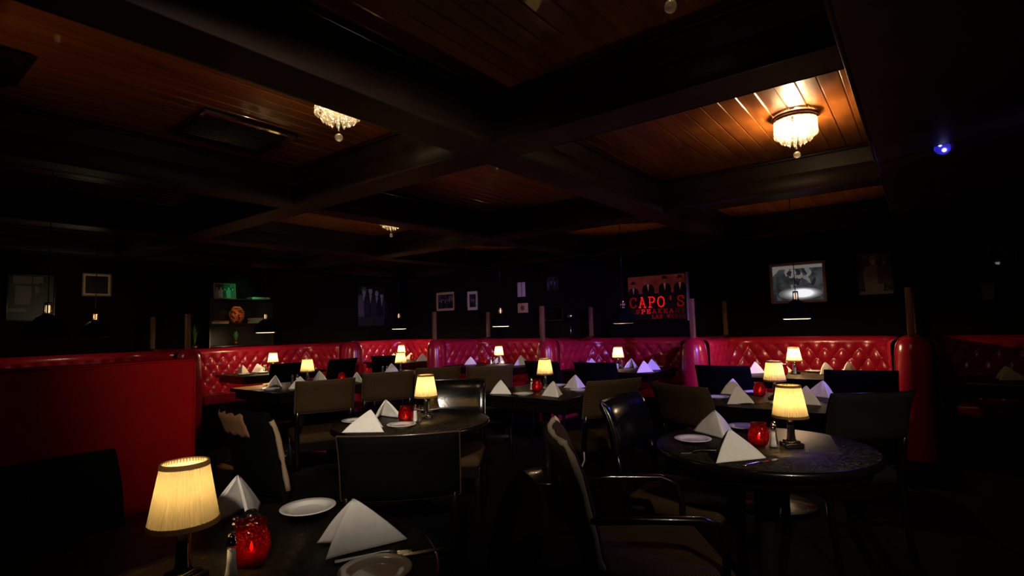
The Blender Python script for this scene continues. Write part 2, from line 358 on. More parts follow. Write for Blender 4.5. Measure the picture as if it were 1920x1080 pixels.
def can_light(x, y, z, aim, lens, core, label, name='spotlight'):
    t = thing(name, label, 'light', (x, y, z))
    q = (Vector(aim) - Vector((x, y, z))).to_track_quat('-Z', 'Y').to_matrix().to_4x4()
    MB().lathe([(0.062, 0.06), (0.085, 0.06), (0.085, 0.045), (0.062, 0.045), (0.062, 0.06)], 28).build('ring', 'matte_black', t)
    MB().lathe([(0.001, 0.05), (0.040, 0.05), (0.052, 0.03), (0.052, 0.0), (0.047, -0.004), (0.045, 0.012)], 28, mtx=q).build('housing', 'matte_black', t)
    MB().lathe([(0.001, 0.020), (0.030, 0.016), (0.045, 0.010)], 28, mtx=q).build('lens', lens, t)
    if core:
        for bx0, by0, rr0 in ((0.010, 0.018, 0.010), (-0.004, -0.018, 0.013)): MB().ball((0, 0, 0), rr0, 12, 8).build('bulb', core, t, loc=tuple((q @ Vector((bx0, by0, 0.012)))))
    return t
can_light(4.26, -0.16, ZB - 0.020, (1.8, 0.8, 1.2), 'blue_lens', 'blue_core', 'blue spotlight recessed in the dark ceiling at far right')
can_light(DOWN_AT[0], DOWN_AT[1], ZB - 0.01, DOWN_AIM, 'downlight_lens', None, 'warm downlight in the ceiling behind the viewer, aimed at the left tables', 'downlight')
can_light(DOWN2_AT[0], DOWN2_AT[1], ZB - 0.01, DOWN2_AIM, 'downlight_lens', None, 'warm downlight in the ceiling behind the viewer, aimed at the right tables', 'downlight')
can_light(BLUE_AT[0], BLUE_AT[1], ZB - 0.01, BLUE_AIM, 'blue_lens', None, 'blue spotlight outside the right edge aimed at the booths')
can_light(GREEN_AT[0], GREEN_AT[1], ZC - 0.055, GREEN_AIM, 'green_lens', None, 'green accent light in the ceiling before the wall shelves', 'accent_light')

can_light(ORANGE_AT[0], ORANGE_AT[1], ZC - 0.055, ORANGE_AIM, 'orange_lens', None, 'orange accent light left of the green one in the ceiling', 'accent_light')

can_light(AMBER_AT[0], AMBER_AT[1], ZC - 0.055, AMBER_AIM, 'orange_lens', None, 'amber accent light in the ceiling over the amber lit table corner', 'accent_light')

# ------------------------------------------------------------------ banquettes
def rounded_path(pts, rad, step=0.0125):
    pts = [Vector((*p, 0)) for p in pts]; out = []
    segs = []
    for i in range(1, len(pts) - 1):
        a = (pts[i - 1] - pts[i]).normalized(); b = (pts[i + 1] - pts[i]).normalized()
        segs.append((pts[i] + a * rad, pts[i], pts[i] + b * rad))
    cur = pts[0]
    for (s0, c, s1) in segs:
        n = max(1, int((s0 - cur).length / step))
        out += [cur + (s0 - cur) * k / n for k in range(n)]
        n = max(4, int(rad * 1.5 / step)); a = s0 - c; b = s1 - c; o = c + a + b
        for k in range(n):
            th = k / n * pi / 2; out.append(o + (-b) * cos(th) + (-a) * sin(th))
        cur = s1
    n = max(1, int((pts[-1] - cur).length / step)); out += [cur + (pts[-1] - cur) * k / n for k in range(n + 1)]
    return out
def tufted(path, z0=0.44, z1=1.12, a=0.086, b=0.118, amp=0.034):
    s = [0.0]
    for i in range(1, len(path)): s.append(s[-1] + (path[i] - path[i - 1]).length)
    nz = 56; top = 1.045
    zs = [z0 + (top - z0) * k / nz for k in range(nz + 1)]
    mb = MB(); bt = MB(); P = []; nc = nz + 1 + 7
    for i, p in enumerate(path):
        t = (path[min(i + 1, len(path) - 1)] - path[max(i - 1, 0)]).normalized(); nrm = Vector((t.y, -t.x, 0))
        fade = min(1.0, min(s[i], s[-1] - s[i]) / 0.05)
        for z in zs:
            u = s[i] / a; v = (top - 0.05 - z) / b
            pp, qq = (u + v) / 1.0, (u - v) / 1.0
            h = (abs(sin(pi * pp / 2 + pi / 4 * 0)) * abs(sin(pi * qq / 2))) ** 0.42
            edge = min(1.0, (top - z) / 0.05); h = h * edge + (1 - edge) * 0.85
            P.append(p + nrm * (0.03 + amp * h * fade) + Vector((0, 0, z)))
        for k in range(1, 8):
            th = k / 7 * pi / 2; r = 0.075
            P.append(p + nrm * (0.03 + amp * 0.85 * fade - r * (1 - cos(th))) + Vector((0, 0, top + r * sin(th))))
    Fc = []
    for i in range(len(path) - 1):
        for k in range(nc - 1): Fc.append((i * nc + k, i * nc + k + 1, (i + 1) * nc + k + 1, (i + 1) * nc + k))
    mb.add(P, Fc, True)
    # buttons where the creases cross
    L = s[-1]; k = 0
    for row in range(0, 6):
        z = top - 0.05 - row * b
        u = (0 if row % 2 == 0 else 1)
        while u * a < L:
            # nearest path sample
            i = min(range(len(path)), key=lambda j: abs(s[j] - u * a))
            if 0.05 < u * a < L - 0.05 and z > z0 + 0.03:
                t = (path[min(i + 1, len(path) - 1)] - path[max(i - 1, 0)]).normalized(); nrm = Vector((t.y, -t.x, 0))
                c = path[i] + nrm * 0.034; bt.ball((c.x, c.y, z), 0.011, 8, 5)
            u += 2
    return mb, bt
def booth(pts, rad, seat, label, base):
    t = thing('booth_banquette', label, 'banquette', (0, 0, 0), 0, 'tufted red booth banquettes')
    mb, bt = tufted(rounded_path(pts, rad))
    mb.build('backrest', 'red_leather', t); bt.build('tufting_buttons', 'red_leather', t)
    sm = MB(); bm = MB()
    for (x0, x1, y0, y1) in seat: sm.rbox(x0, x1, y0, y1, 0.34, 0.47, 0.04, 4)
    for (x0, x1, y0, y1) in base: bm.box(x0, x1, y0, y1, 0.0, 0.34)
    sm.build('seat', 'red_leather', t); bm.build('base', 'black_wood', t)
    return t
XB, YB = 7.27, 8.47
RB = [(-1.95, -0.04, 'dim red tufted booth back at the far right edge'),
      (0.24, 2.01, 'brightly lit red tufted booth back behind the right hand lamps'),
      (2.29, 4.06, 'red tufted booth back turned magenta by the blue light under the lettered sign'),
      (4.34, 6.26, 'dark red tufted booth back below the two small pale framed prints')]
for y0, y1, lb in RB:
    booth([(6.30, y1), (XB, y1), (XB, y0), (6.30, y0)], 0.34, [(6.74, XB, y0 + 0.02, y1 - 0.02)], lb, [(6.82, XB, y0 + 0.04, y1 - 0.04)])
booth([(0.75, 7.62), (0.75, YB), (2.81, YB), (2.81, 7.62)], 0.34, [(0.77, 2.79, 7.95, YB)], 'dim tufted booth back seen just above the plain red panel at left', [(0.79, 2.77, 8.03, YB)])
booth([(3.09, 7.62), (3.09, YB), (5.26, YB), (5.26, 7.62)], 0.34, [(3.11, 5.24, 7.95, YB)], 'orange red tufted booth back beneath the green lit wall shelves', [(3.13, 5.22, 8.03, YB)])
booth([(5.54, 7.55), (5.54, YB), (XB, YB), (XB, 6.54), (6.30, 6.54)], 0.34, [(5.56, XB, 7.98, YB), (6.76, XB, 6.56, 7.98)], 'red tufted corner booth back where the two walls meet', [(5.58, XB, 8.06, YB), (6.84, XB, 6.58, 8.06)])
# ledges closing the gap between backs and walls
struct(MB().box(XB + 0.02, XW, Y0, YW, 1.06, 1.10).build('trim_1', 'black_wood'))
struct(MB().box(X0, XB + 0.02, YB + 0.02, YW, 1.06, 1.10).build('trim_2', 'black_wood'))

def divider(x, y, along, posts, label):
    t = thing('booth_divider', label, 'booth divider', (x, y, 0), 0 if along == 'x' else pi / 2, 'padded dividers between the booths')
    mb = MB(); n = 14; W = 0.145; L0, L1 = -0.10, 1.42
    # padded slab: rounded nose, rounded top
    prof = []
    for k in range(13):
        th = -pi / 2 + pi * k / 12; prof.append((L0 + W - W * cos(th), W * sin(th)))
    prof = [(L1, -W)] + prof + [(L1, W)]
    rings = [(1.03, 0.02), (1.0, 0.30), (0.97, 0.80), (0.90, 0.98), (0.80, 1.06), (0.62, 1.115), (0.30, 1.138), (0.0, 1.142)]
    rings = [(1.02, 0.02), (1.02, 0.4), (0.98, 0.8), (0.93, 0.98), (0.83, 1.06), (0.64, 1.113), (0.32, 1.138), (0.02, 1.142)]
    P = []; Fc = []
    for sc, z in rings:
        for (px, py) in prof:
            P.append(((L0 + W) + (px - (L0 + W)) * (sc if px < L0 + W else 1.0), py * sc, z))
    c = len(prof)
    for i in range(len(rings) - 1):
        for k in range(c - 1): Fc.append((i * c + k, i * c + k + 1, (i + 1) * c + k + 1, (i + 1) * c + k))
        Fc.append((i * c + c - 1, i * c, (i + 1) * c, (i + 1) * c + c - 1))
    mb.add(P, Fc, True); mb.build('padding', 'red_leather', t)
    # piping along the front roll
    for sgn in (-1, 1):
        pts = [(L0 + W + 0.03, sgn * W * k * 1.0, z) for k, z in ((1.05, 0.03), (1.045, 0.4), (1.01, 0.8), (0.96, 0.98), (0.86, 1.064), (0.66, 1.118), (0.33, 1.142), (0.0, 1.146))]
        MB().tube(pts, 0.007, 6).build('piping', 'red_leather', t)
    for px in posts:
        MB().rbox(px - 0.027, px + 0.027, -0.027, 0.027, 1.10, 1.60, 0.004, 2).build('post', 'post_wood', t)
    return t
divider(6.20, 0.10, 'x', (0.02, 1.33), 'dark red padded divider with wooden post at far right')
divider(6.20, 2.15, 'x', (0.06, 1.38), 'purple lit padded divider with two wooden posts beside the lettered sign')
divider(6.18, 4.20, 'x', (-0.04, 1.34), 'purple lit padded divider with two posts at the picture centre')
divider(6.18, 6.40, 'x', (0.03, 1.40), 'dark red padded divider right of the far corner booth')
divider(5.40, 7.40, 'y', (), 'plain padded divider without posts between the two left wall booths')
divider(2.95, 7.50, 'y', (0.12, 1.32), 'padded divider with two wooden posts above the plain red panel')

# bench whose plain back faces the viewer at left
t = thing('banquette', 'plain red vinyl back of a banquette filling the left side', 'banquette', (0, 0, 0))
MB().rbox(-1.6, 1.415, 3.52, 3.70, 0.06, 1.19, 0.022, 4).build('rear_panel', 'red_vinyl', t)
pp = MB(); pp.tube([(-1.6, 3.522, 1.183), (1.39, 3.522, 1.183), (1.408, 3.522, 1.165), (1.408, 3.522, 0.08)], 0.006, 6); pp.build('piping', 'red_vinyl', t)
mb, bt = tufted([Vector((1.40 - 0.0125 * k, 3.68, 0)) for k in range(240)], amp=0.03)
mb.build('backrest', 'red_leather', t); bt.build('tufting_buttons', 'red_leather', t)
MB().rbox(-1.6, 1.40, 3.72, 4.25, 0.34, 0.47, 0.04, 4).build('seat', 'red_leather', t)
MB().box(-1.6, 1.38, 3.72, 4.16, 0.0, 0.34).build('base', 'black_wood', t)

# unseen torchiere added past the left edge to brighten the ceiling
t = thing('floor_lamp', 'floor lamp outside the left edge throwing light up on the ceiling', 'lamp', (UP_AT[0], UP_AT[1], 0))
MB().lathe([(0.001, 0.0), (0.15, 0.0), (0.15, 0.015), (0.03, 0.035), (0.001, 0.035)], 32).build('base', 'black_metal', t)
MB().lathe([(0.014, 0.03), (0.014, 1.70), (0.001, 1.70)], 16).build('pole', 'black_metal', t)
MB().lathe([(0.001, 1.70), (0.05, 1.71), (0.12, 1.76), (0.16, 1.82), (0.157, 1.82), (0.117, 1.764), (0.05, 1.716), (0.001, 1.706)], 36).build('lamp_shade', 'black_metal', t)
MB().ball((0, 0, 1.77), 0.03, 14, 8).build('bulb', 'filament', t)

# ------------------------------------------------------------------ tables
def table(kind, x, y, a, b, label):
    t = thing('dining_table', label, 'table', (x, y, 0))
    mb = MB()
    if kind == 'round':
        mb.lathe([(0.001, 0.715), (a - 0.012, 0.715), (a - 0.012, 0.75), (0.001, 0.75)], 72)
        mb.build('tabletop', 'table_stone', t)
        MB().lathe([(a - 0.012, 0.7155), (a - 0.003, 0.719), (a, 0.728), (a, 0.738), (a - 0.003, 0.746), (a - 0.0125, 0.7505)], 72).build('edge_band', 'black_wood', t)
        MB().lathe([(a - 0.06, 0.66), (a - 0.05, 0.66), (a - 0.05, 0.715), (a - 0.06, 0.715)], 64).build('apron', 'black_wood', t)
    else:
        mb.rbox(-a + 0.008, a - 0.008, -b + 0.008, b - 0.008, 0.715, 0.75, 0.003, 2); mb.build('tabletop', 'table_stone', t)
        eb = MB(); eb.box(-a, a, -b, -b + 0.008, 0.7155, 0.749); eb.box(-a, a, b - 0.008, b, 0.7155, 0.749); eb.box(-a, -a + 0.008, -b + 0.008, b - 0.008, 0.7155, 0.749); eb.box(a - 0.008, a, -b + 0.008, b - 0.008, 0.7155, 0.749); eb.build('edge_band', 'black_wood', t)
        ap = MB()
        for q in ((-a + .04, a - .04, -b + .04, -b + .055), (-a + .04, a - .04, b - .055, b - .04), (-a + .04, -a + .055, -b + .055, b - .055), (a - .055, a - .04, -b + .055, b - .055)): ap.box(*q, 0.64, 0.716)
        ap.build('apron', 'black_wood', t)
    MB().lathe([(0.001, 0.05), (0.06, 0.05), (0.05, 0.10), (0.042, 0.14), (0.042, 0.62), (0.06, 0.66), (0.14, 0.70), (0.14, 0.717), (0.001, 0.717)], 24).build('column', 'black_metal', t)
    MB().lathe([(0.001, 0.0), (0.27, 0.0), (0.275, 0.012), (0.25, 0.024), (0.10, 0.045), (0.05, 0.06), (0.001, 0.06)], 40).build('base', 'black_metal', t)
    return t
TB = {  # key: shape, centre, half sizes, phrase that finds the table, lamp place
 'near_left': ('round', 0.55, 1.42, 0.60, 0.60, 'the dark table at the near left corner'),
 'near_right': ('round', 2.72, 0.64, 0.48, 0.48, 'the big round table at near right'),
 'mid_left': ('round', 2.34, 2.63, 0.50, 0.50, 'the round table left of centre'),
 'second_right': ('rect', 4.25, 0.92, 0.44, 0.46, 'the table behind the big round one'),
 'centre': ('rect', 4.00, 2.72, 0.45, 0.46, 'the table at the centre before the purple divider'),
 'left_row': ('rect', 3.24, 5.43, 0.52, 0.50, 'the table with the amber lit corner'),
 'back_row': ('rect', 4.72, 5.55, 0.42, 0.45, 'the table behind the brown chair backs'),
 'booth_right': ('rect', 6.30, 1.12, 0.47, 0.62, 'the brightest booth table'),
 'booth_sign': ('rect', 6.32, 3.15, 0.47, 0.62, 'the booth table below the lettered sign'),
 'booth_prints': ('rect', 6.34, 5.22, 0.47, 0.66, 'the booth table below the two pale prints'),
 'booth_green': ('rect', 4.12, 7.66, 0.62, 0.42, 'the booth table below the green shelves'),
 'booth_corner': ('rect', 6.60, 7.58, 0.52, 0.55, 'the far corner booth table'),
 'booth_edge': ('rect', 6.32, -0.85, 0.45, 0.60, 'the unlit booth table at the right edge'),
}
TLAB = {
 'near_left': 'dark round table cut off by the near left corner', 'near_right': 'large round dark mottled table with blue light on its edge at near right',
 'mid_left': 'round dark mottled table left of centre behind a black chair', 'second_right': 'square dark table between the big round table and the right booths',
 'centre': 'square dark table at the centre in front of the purple divider', 'left_row': 'square dark table with one corner lit amber near the left booths',
 'back_row': 'small dark table mostly hidden by brown chair backs', 'booth_right': 'booth table in front of the brightest red banquette at right',
 'booth_sign': 'booth table with purple lit napkins below the lettered sign', 'booth_prints': 'booth table left of the centre purple divider',
 'booth_green': 'booth table beneath the green lit wall shelves', 'booth_corner': 'table in the far corner booth with orange lit napkins', 'booth_edge': 'unlit booth table at the far right edge'}
for k, v in TB.items(): table(v[0], v[1], v[2], v[3], v[4], TLAB[k])
ZT = 0.75

# ------------------------------------------------------------------ table lamp
def make_lamp():
    t = thing('table_lamp', '', 'lamp', group='pleated shade table lamps')
    b = MB(); b.rbox(-0.040, 0.040, -0.040, 0.040, 0.0, 0.022, 0.005, 3); b.rbox(-0.030, 0.030, -0.030, 0.030, 0.020, 0.032, 0.006, 3)
    b.build('base', 'lamp_black', t)
    MB().lathe([(0.001, 0.030), (0.022, 0.030), (0.018, 0.042), (0.0165, 0.060), (0.016, 0.10), (0.0145, 0.118), (0.010, 0.126), (0.008, 0.160), (0.012, 0.165), (0.012, 0.198), (0.001, 0.198)], 20).build('stem', 'lamp_black', t)
    n = 46
    def pleat(a, i): return 1 + 0.034 * cos(n * a) + 0.006 * sin(3 * a + i * 0.3) + 0.004 * cos(17 * a)
    r0, r1, z0, z1 = 0.0740, 0.0500, 0.139, 0.280
    pr = [(r0 + (r1 - r0) * k / 8, z0 + (z1 - z0) * k / 8) for k in range(9)]
    MB().lathe(pr, n * 6, wob=pleat).build('lamp_shade', 'shade_silk', t)
    shade_o = t.children[-1] if False else [c for c in t.children if c.name.startswith('lamp_shade')][0]
    for z, h, r in ((z0 - 0.003, 0.011, r0 + 0.0046), (z1 - 0.008, 0.011, r1 + 0.0046)):
        sl = (r1 - r0) / (z1 - z0)
        MB().lathe([(r, z), (r + sl * h, z + h), (r + sl * h - 0.004, z + h), (r - 0.004, z)], 48).build('trim', 'trim_silk', shade_o)
    MB().ball((0, 0, 0.218), 0.015, 12, 8, 1.3).build('bulb', 'filament', t)
    fr = MB()
    for k in range(3):
        a = 2 * pi * k / 3; fr.tube([(0.0, 0.0, 0.180), (0.030 * cos(a), 0.030 * sin(a), 0.172), (0.067 * cos(a), 0.067 * sin(a), 0.152)], 0.0012, 5)
    fr.build('shade_frame', 'brass', shade_o)
    return t
lamp, used_lamp = make_lamp(), [False]
LAMPS = {'near_left': (0.553, 1.432), 'near_right': (2.745, 0.515), 'mid_left': (2.45, 2.615), 'second_right': (4.27, 0.888), 'centre': (4.07, 2.77),
         'left_row': (3.34, 5.46), 'back_row': (4.66, 5.44), 'booth_right': (6.33, 1.115), 'booth_sign': (6.32, 3.155), 'booth_prints': (6.40, 5.20),
         'booth_green': (4.14, 7.68), 'booth_corner': (6.60, 7.68)}
LPOW = {'near_left': 0.75, 'near_right': 1.8, 'mid_left': 1.9, 'second_right': 1.8, 'booth_right': 9, 'booth_sign': 9, 'booth_prints': 9, 'booth_green': 9, 'booth_corner': 9, 'back_row': 4, 'left_row': 3, 'centre': 2.2}
for k, (x, y) in LAMPS.items():
    o = place(lamp, used_lamp, (x, y, ZT), 0.3 if k == 'near_left' else 0.62, 'lit yellow pleated table lamp on ' + TB[k][5])
    light('bulb_light', 'POINT', (0, 0, {'near_left': 0.226, 'mid_left': 0.215}.get(k, 0.205)), P_TABLE * LPOW.get(k, 1.0), (1.0, 0.66, 0.30), o, 0.012)['own_light'] = 1

# ------------------------------------------------------------------ candle holder
def make_candle():
    t = thing('candle_holder', '', 'candle holder', group='red glass candle holders')
    pr = [(0.001, 0.0), (0.026, 0.0), (0.036, 0.010), (0.044, 0.030), (0.0465, 0.048), (0.044, 0.066), (0.037, 0.083), (0.033, 0.092), (0.034, 0.100), (0.037, 0.106)]
    inn = [(r - 0.003, z) for r, z in pr[::-1] if z > 0.02] + [(0.001, 0.008)]
    MB().lathe(pr + inn, 36).build('glass_bowl', 'red_glass', t)
    wx = MB().lathe([(0.001, 0.010), (0.019, 0.010), (0.019, 0.030), (0.001, 0.030)], 20).build('candle', 'wax', t)
    MB().lathe([(0.0005, 0.031), (0.0045, 0.038), (0.0035, 0.046), (0.0005, 0.056)], 10).build('flame', 'flame', wx)
    light('flame_light', 'POINT', (0, 0, 0.050), P_CANDLE, (1.0, 0.50, 0.22), t, 0.006)
    return t
candle, used_c = make_candle(), [False]
for k, (x, y) in {'near_left': (0.70, 1.40), 'near_right': (2.70, 0.645), 'mid_left': (2.262, 2.60), 'second_right': (4.42, 1.03), 'centre': (3.92, 2.76),
                  'left_row': (3.67, 5.30), 'booth_right': (6.20, 1.20), 'booth_sign': (6.28, 3.34), 'booth_prints': (6.36, 5.45), 'booth_corner': (6.72, 7.52)}.items():
    place(candle, used_c, (x, y, ZT), 0.5, 'red crackled glass candle holder on ' + TB[k][5])

# ------------------------------------------------------------------ salt and pepper
def make_shaker(kind):
    t = thing(kind + '_shaker', '', 'shaker', group=kind + ' shakers')
    MB().lathe([(0.001, 0.0), (0.0205, 0.0), (0.021, 0.004), (0.016, 0.016), (0.0125, 0.04), (0.0115, 0.075), (0.011, 0.082)], 8).build('glass_body', 'clear_glass', t)
    MB().lathe([(0.001, 0.006), (0.0165, 0.006), (0.0135, 0.018), (0.0108, 0.04), (0.0098, 0.070), (0.001, 0.071)], 8).build('contents', kind, t)
    MB().lathe([(0.0115, 0.080), (0.0125, 0.081), (0.0125, 0.090), (0.009, 0.093), (0.0105, 0.099), (0.008, 0.106), (0.0005, 0.109)], 14).build('cap', 'chrome', t)
    return t
salt, us = make_shaker('salt'), [False]; pep, up_ = make_shaker('pepper'), [False]
for k, (x, y) in {'near_left': (0.628, 1.352), 'near_right': (2.695, 0.582), 'mid_left': (2.315, 2.572), 'centre': (3.98, 2.86), 'left_row': (3.30, 5.60), 'booth_right': (6.25, 1.10),
                  'booth_sign': (6.22, 3.12), 'booth_prints': (6.40, 5.36), 'booth_green': (4.02, 7.72), 'back_row': (4.58, 5.62)}.items():
    place(salt, us, (x, y, ZT), 0, 'white salt shaker with chrome cap on ' + TB[k][5])
for k, (x, y) in {'near_left': (0.690, 1.468), 'near_right': (2.765, 0.590), 'mid_left': (2.318, 2.535), 'centre': (4.03, 2.90), 'left_row': (3.26, 5.63), 'booth_right': (6.30, 1.20),
                  'booth_sign': (6.26, 3.07), 'booth_prints': (6.43, 5.32), 'booth_green': (4.06, 7.74), 'back_row': (4.54, 5.66)}.items():
    place(pep, up_, (x, y, ZT), 0, 'dark pepper shaker with chrome cap on ' + TB[k][5])
t = thing('pepper_mill', 'short dark mill standing between shakers and red candle at near left', 'mill', (0.742, 1.487, ZT))
MB().lathe([(0.001, 0.0), (0.021, 0.0), (0.022, 0.006), (0.017, 0.03), (0.019, 0.06), (0.021, 0.075)], 20).build('body', 'black_wood', t)
MB().lathe([(0.021, 0.075), (0.022, 0.082), (0.020, 0.098), (0.012, 0.106), (0.001, 0.108)], 20).build('cap', 'black_metal', t)

# ------------------------------------------------------------------ plates, cutlery
def make_plate():
    pr = [(0.001, 0.004), (0.045, 0.004), (0.050, 0.0), (0.053, 0.003), (0.066, 0.011), (0.086, 0.016), (0.0875, 0.018), (0.086, 0.0195), (0.066, 0.0145), (0.057, 0.008), (0.050, 0.0065), (0.001, 0.0065)]
    return tag(MB().lathe(pr, 48).build('side_plate', 'china'), '', 'plate', 'white side plates')
plate, up2 = make_plate(), [False]
PL = [('near_left', 1.00, 1.63, 'white side plate at the back of the dark near left table'), ('near_left', 0.835, 1.075, 'white side plate cut by the bottom edge of the picture'),
      ('near_right', 2.63, 0.93, 'white side plate at the left rim of the big round table'), ('near_right', 3.07, 0.80, 'white side plate behind the red candle on the big round table'),
      ('mid_left', 2.11, 2.90, 'white side plate hidden behind the front napkin left of centre'), ('mid_left', 2.68, 2.84, 'white side plate behind the lamp left of centre'), ('mid_left', 2.16, 2.52, 'white side plate right of the front napkin left of centre'),
      ('second_right', 4.15, 1.27, 'white side plate at the left end of the second right table'), ('second_right', 4.56, 1.10, 'purple lit plate behind the dark red candle on the second right table'), ('second_right', 4.05, 0.80, 'white plate left of the near right lamp shade on the second table'),
      ('centre', 3.66, 2.72, 'white side plate beside the left napkin on the centre table'), ('centre', 4.08, 2.42, 'white side plate at the right end of the centre table'), ('centre', 4.32, 2.80, 'white side plate behind the candle on the centre table'),
      ('left_row', 2.83, 5.30, 'white side plate on the amber lit corner table'), ('left_row', 3.10, 5.78, 'pinkish side plate at the back of the amber lit corner table'),
      ('booth_right', 6.60, 0.98, 'white plate right of the lamp in the brightest booth'),
      ('booth_sign', 6.60, 2.75, 'purple lit plate at the back right of the sign booth table'), ('booth_sign', 6.62, 3.34, 'purple lit plate behind the lamp of the sign booth table'),
      ('booth_prints', 6.20, 4.98, 'purple tinted plate right of the lamp below the pale prints'), ('booth_prints', 6.6, 4.72, 'plate behind the purple napkin below the pale prints'),
      ('booth_green', 3.66, 7.55, 'white plate at the left end below the green shelves'), ('booth_green', 3.92, 7.58, 'white plate left of the lamp below the green shelves'), ('booth_edge', 6.2, -0.9, 'dim plate on the unlit table at the right edge')]
for k, x, y, lb in PL:
    place(plate, up2, (x, y, ZT), 0, lb)
def strip(mb, pts, thick=0.0016):   # flat blade: pts = (x, half width, z)
    P = []
    for x, h, z in pts: P += [(x, -h, z), (x, h, z), (x, h, z + thick), (x, -h, z + thick)]
    F = [(0, 1, 2, 3)]
    for i in range(len(pts) - 1):
        for k in range(4): F.append((i * 4 + k, (i + 1) * 4 + k, (i + 1) * 4 + (k + 1) % 4, i * 4 + (k + 1) % 4))
    n = (len(pts) - 1) * 4; F.append((n + 3, n + 2, n + 1, n))
    mb.add(P, F, False)
def make_fork():
    mb = MB(); strip(mb, [(-0.095, 0.008, 0.002), (-0.085, 0.0095, 0.002), (-0.03, 0.005, 0.006), (0.02, 0.003, 0.010), (0.040, 0.006, 0.009), (0.052, 0.0115, 0.004), (0.060, 0.012, 0.002)], 0.0025)
    for k in range(4):
        y = -0.0096 + k * 0.0064
        mb.box(0.059, 0.098, y - 0.0016, y + 0.0016, 0.0022, 0.0042)
    return tag(mb.build('fork', 'steel'), '', 'fork', 'dinner forks')
def make_knife():
    mb = MB(); mb.tube([(-0.11, 0, 0.006), (-0.09, 0, 0.0065), (-0.02, 0, 0.006), (0.0, 0, 0.0045)], [0.0058, 0.0062, 0.0055, 0.004], 8)
    strip(mb, [(-0.002, 0.005, 0.003), (0.03, 0.009, 0.003), (0.08, 0.0095, 0.003), (0.10, 0.006, 0.003), (0.108, 0.001, 0.003)], 0.0018)
    return tag(mb.build('table_knife', 'steel'), '', 'knife', 'table knives')
fork, uf = make_fork(), [False]; knife, uk = make_knife(), [False]
for x, y, a, lb in [(0.90, 1.165, -0.62, 'fork lying in front of the tall napkin at near left'), (2.44, 0.825, 2.35, 'fork beside the front napkin at the left of the big round table'), (3.80, 2.58, -0.6, 'fork before the middle napkin on the centre table'), (2.98, 5.02, -0.5, 'fork lying by the amber lit corner table napkins')]:
    place(fork, uf, (x, y, ZT), a, lb)
for x, y, a, lb in [(0.945, 1.105, -0.55, 'knife lying behind the bottom edge plate at near left'), (2.378, 0.560, -0.42, 'knife with a red reflection in front of the big round table napkin'), (3.98, 0.98, -0.7, 'knife before the left napkin of the second right table'), (4.14, 0.86, -0.6, 'knife near the middle of the second right table')]:
    place(knife, uk, (x, y, ZT), a, lb)

# ------------------------------------------------------------------ napkins
def napkin(S, F1, F2, label, h=0.142, seed=0, ws=0.30):
    rnd = random.Random(seed * 13 + 5)
    S, F1, F2 = (Vector((*q, 0)) for q in (S, F1, F2))
    c = (S + F1 + F2) / 3
    ap = S * ws + (F1 + F2) * ((1 - ws) / 2); ap.z = h
    mb = MB(); j = [rnd.uniform(-1, 1) for _ in range(6)]
    for layer, (inset, sc) in enumerate(((0.0, 1.0), (0.010, 0.965))):
        base = []
        nb = 11
        for k in range(nb):
            base.append(F1.lerp(S, k / (nb - 1) * 0.90))
        p0, p2 = base[-1], F2.lerp(S, 0.90)
        for k in range(1, 6):
            q = k / 6; base.append(p0 * (1 - q) ** 2 + S * (2 * q * (1 - q)) + p2 * q * q)
        for k in range(nb): base.append(F2.lerp(S, (1 - k / (nb - 1)) * 0.90))
        nr = 12; P = []; n = len(base)
        for r in range(nr + 1):
            q = 0.02 + 0.98 * r / nr
            for i, b in enumerate(base):
                tt = i / (n - 1)
                p = ap.lerp(b, q * (sc if layer else 1.0))
                out = Vector((b.x - c.x, b.y - c.y, 0)).normalized()
                side = abs(tt - 0.5) * 2
                bulge = 0.010 * sin(pi * q) * (1 - 0.5 * side) + 0.004 * sin(5 * q + 7 * tt + j[0]) * q
                p = p + out * (bulge - inset * min(1, 2 * q)) + Vector((0, 0, -0.006 if layer else 0)) * (1 - q)
                p.z = max(p.z, 0.0025)
                P.append(p)
        Fc = []
        for r in range(nr):
            for i in range(n - 1): Fc.append((r * n + i, r * n + i + 1, (r + 1) * n + i + 1, (r + 1) * n + i))
        Fc.append(tuple(range(n)))
        mb.add(P, Fc, True)
    cc = Vector((c.x, c.y, 0))
    mb.v = [tuple(Vector(p) - cc) for p in mb.v]
    o = mb.build('folded_napkin', 'linen', loc=(c.x, c.y, ZT), solid=0.0045)
    return tag(o, label, 'napkin', 'folded white napkins')
def nap3(cx, cy, ang, label, s=1.0, seed=0):
    d = Vector((cos(ang), sin(ang))); p = Vector((-d.y, d.x)); c = Vector((cx, cy))
    return napkin(c + d * 0.125 * s, c - d * 0.085 * s + p * 0.082 * s, c - d * 0.085 * s - p * 0.082 * s, label, 0.128 * s, seed)
TO = HEAD + pi        # direction back to the viewer
napkin((1.035, 1.178), (0.815, 1.255), (0.865, 1.375), 'tall white napkin with an orange inner fold at the bottom left', 0.130, 1, 0.36)
napkin((0.96, 1.86), (0.735, 1.785), (0.815, 1.635), 'dim white napkin half hidden behind the near left lamp', 0.140, 2)
napkin((2.475, 0.560), (2.270, 0.715), (2.455, 0.775), 'front white napkin with layered left edge on the big round table', 0.124, 3)
napkin((2.755, 0.815), (2.880, 1.020), (2.950, 0.825), 'white napkin behind the layered one on the big round table', 0.124, 4)
napkin((1.850, 2.690), (1.995, 2.475), (2.090, 2.60), 'bright white napkin just above the black chair left of centre', 0.124, 5)
napkin((2.36, 2.98), (2.215, 2.86), (2.37, 2.74), 'open sided white napkin left of the red candle left of centre', 0.124, 6)
napkin((4.02, 0.970), (3.885, 1.125), (4.09, 1.13), 'front left white napkin on the table behind the big round one', 0.124, 7)
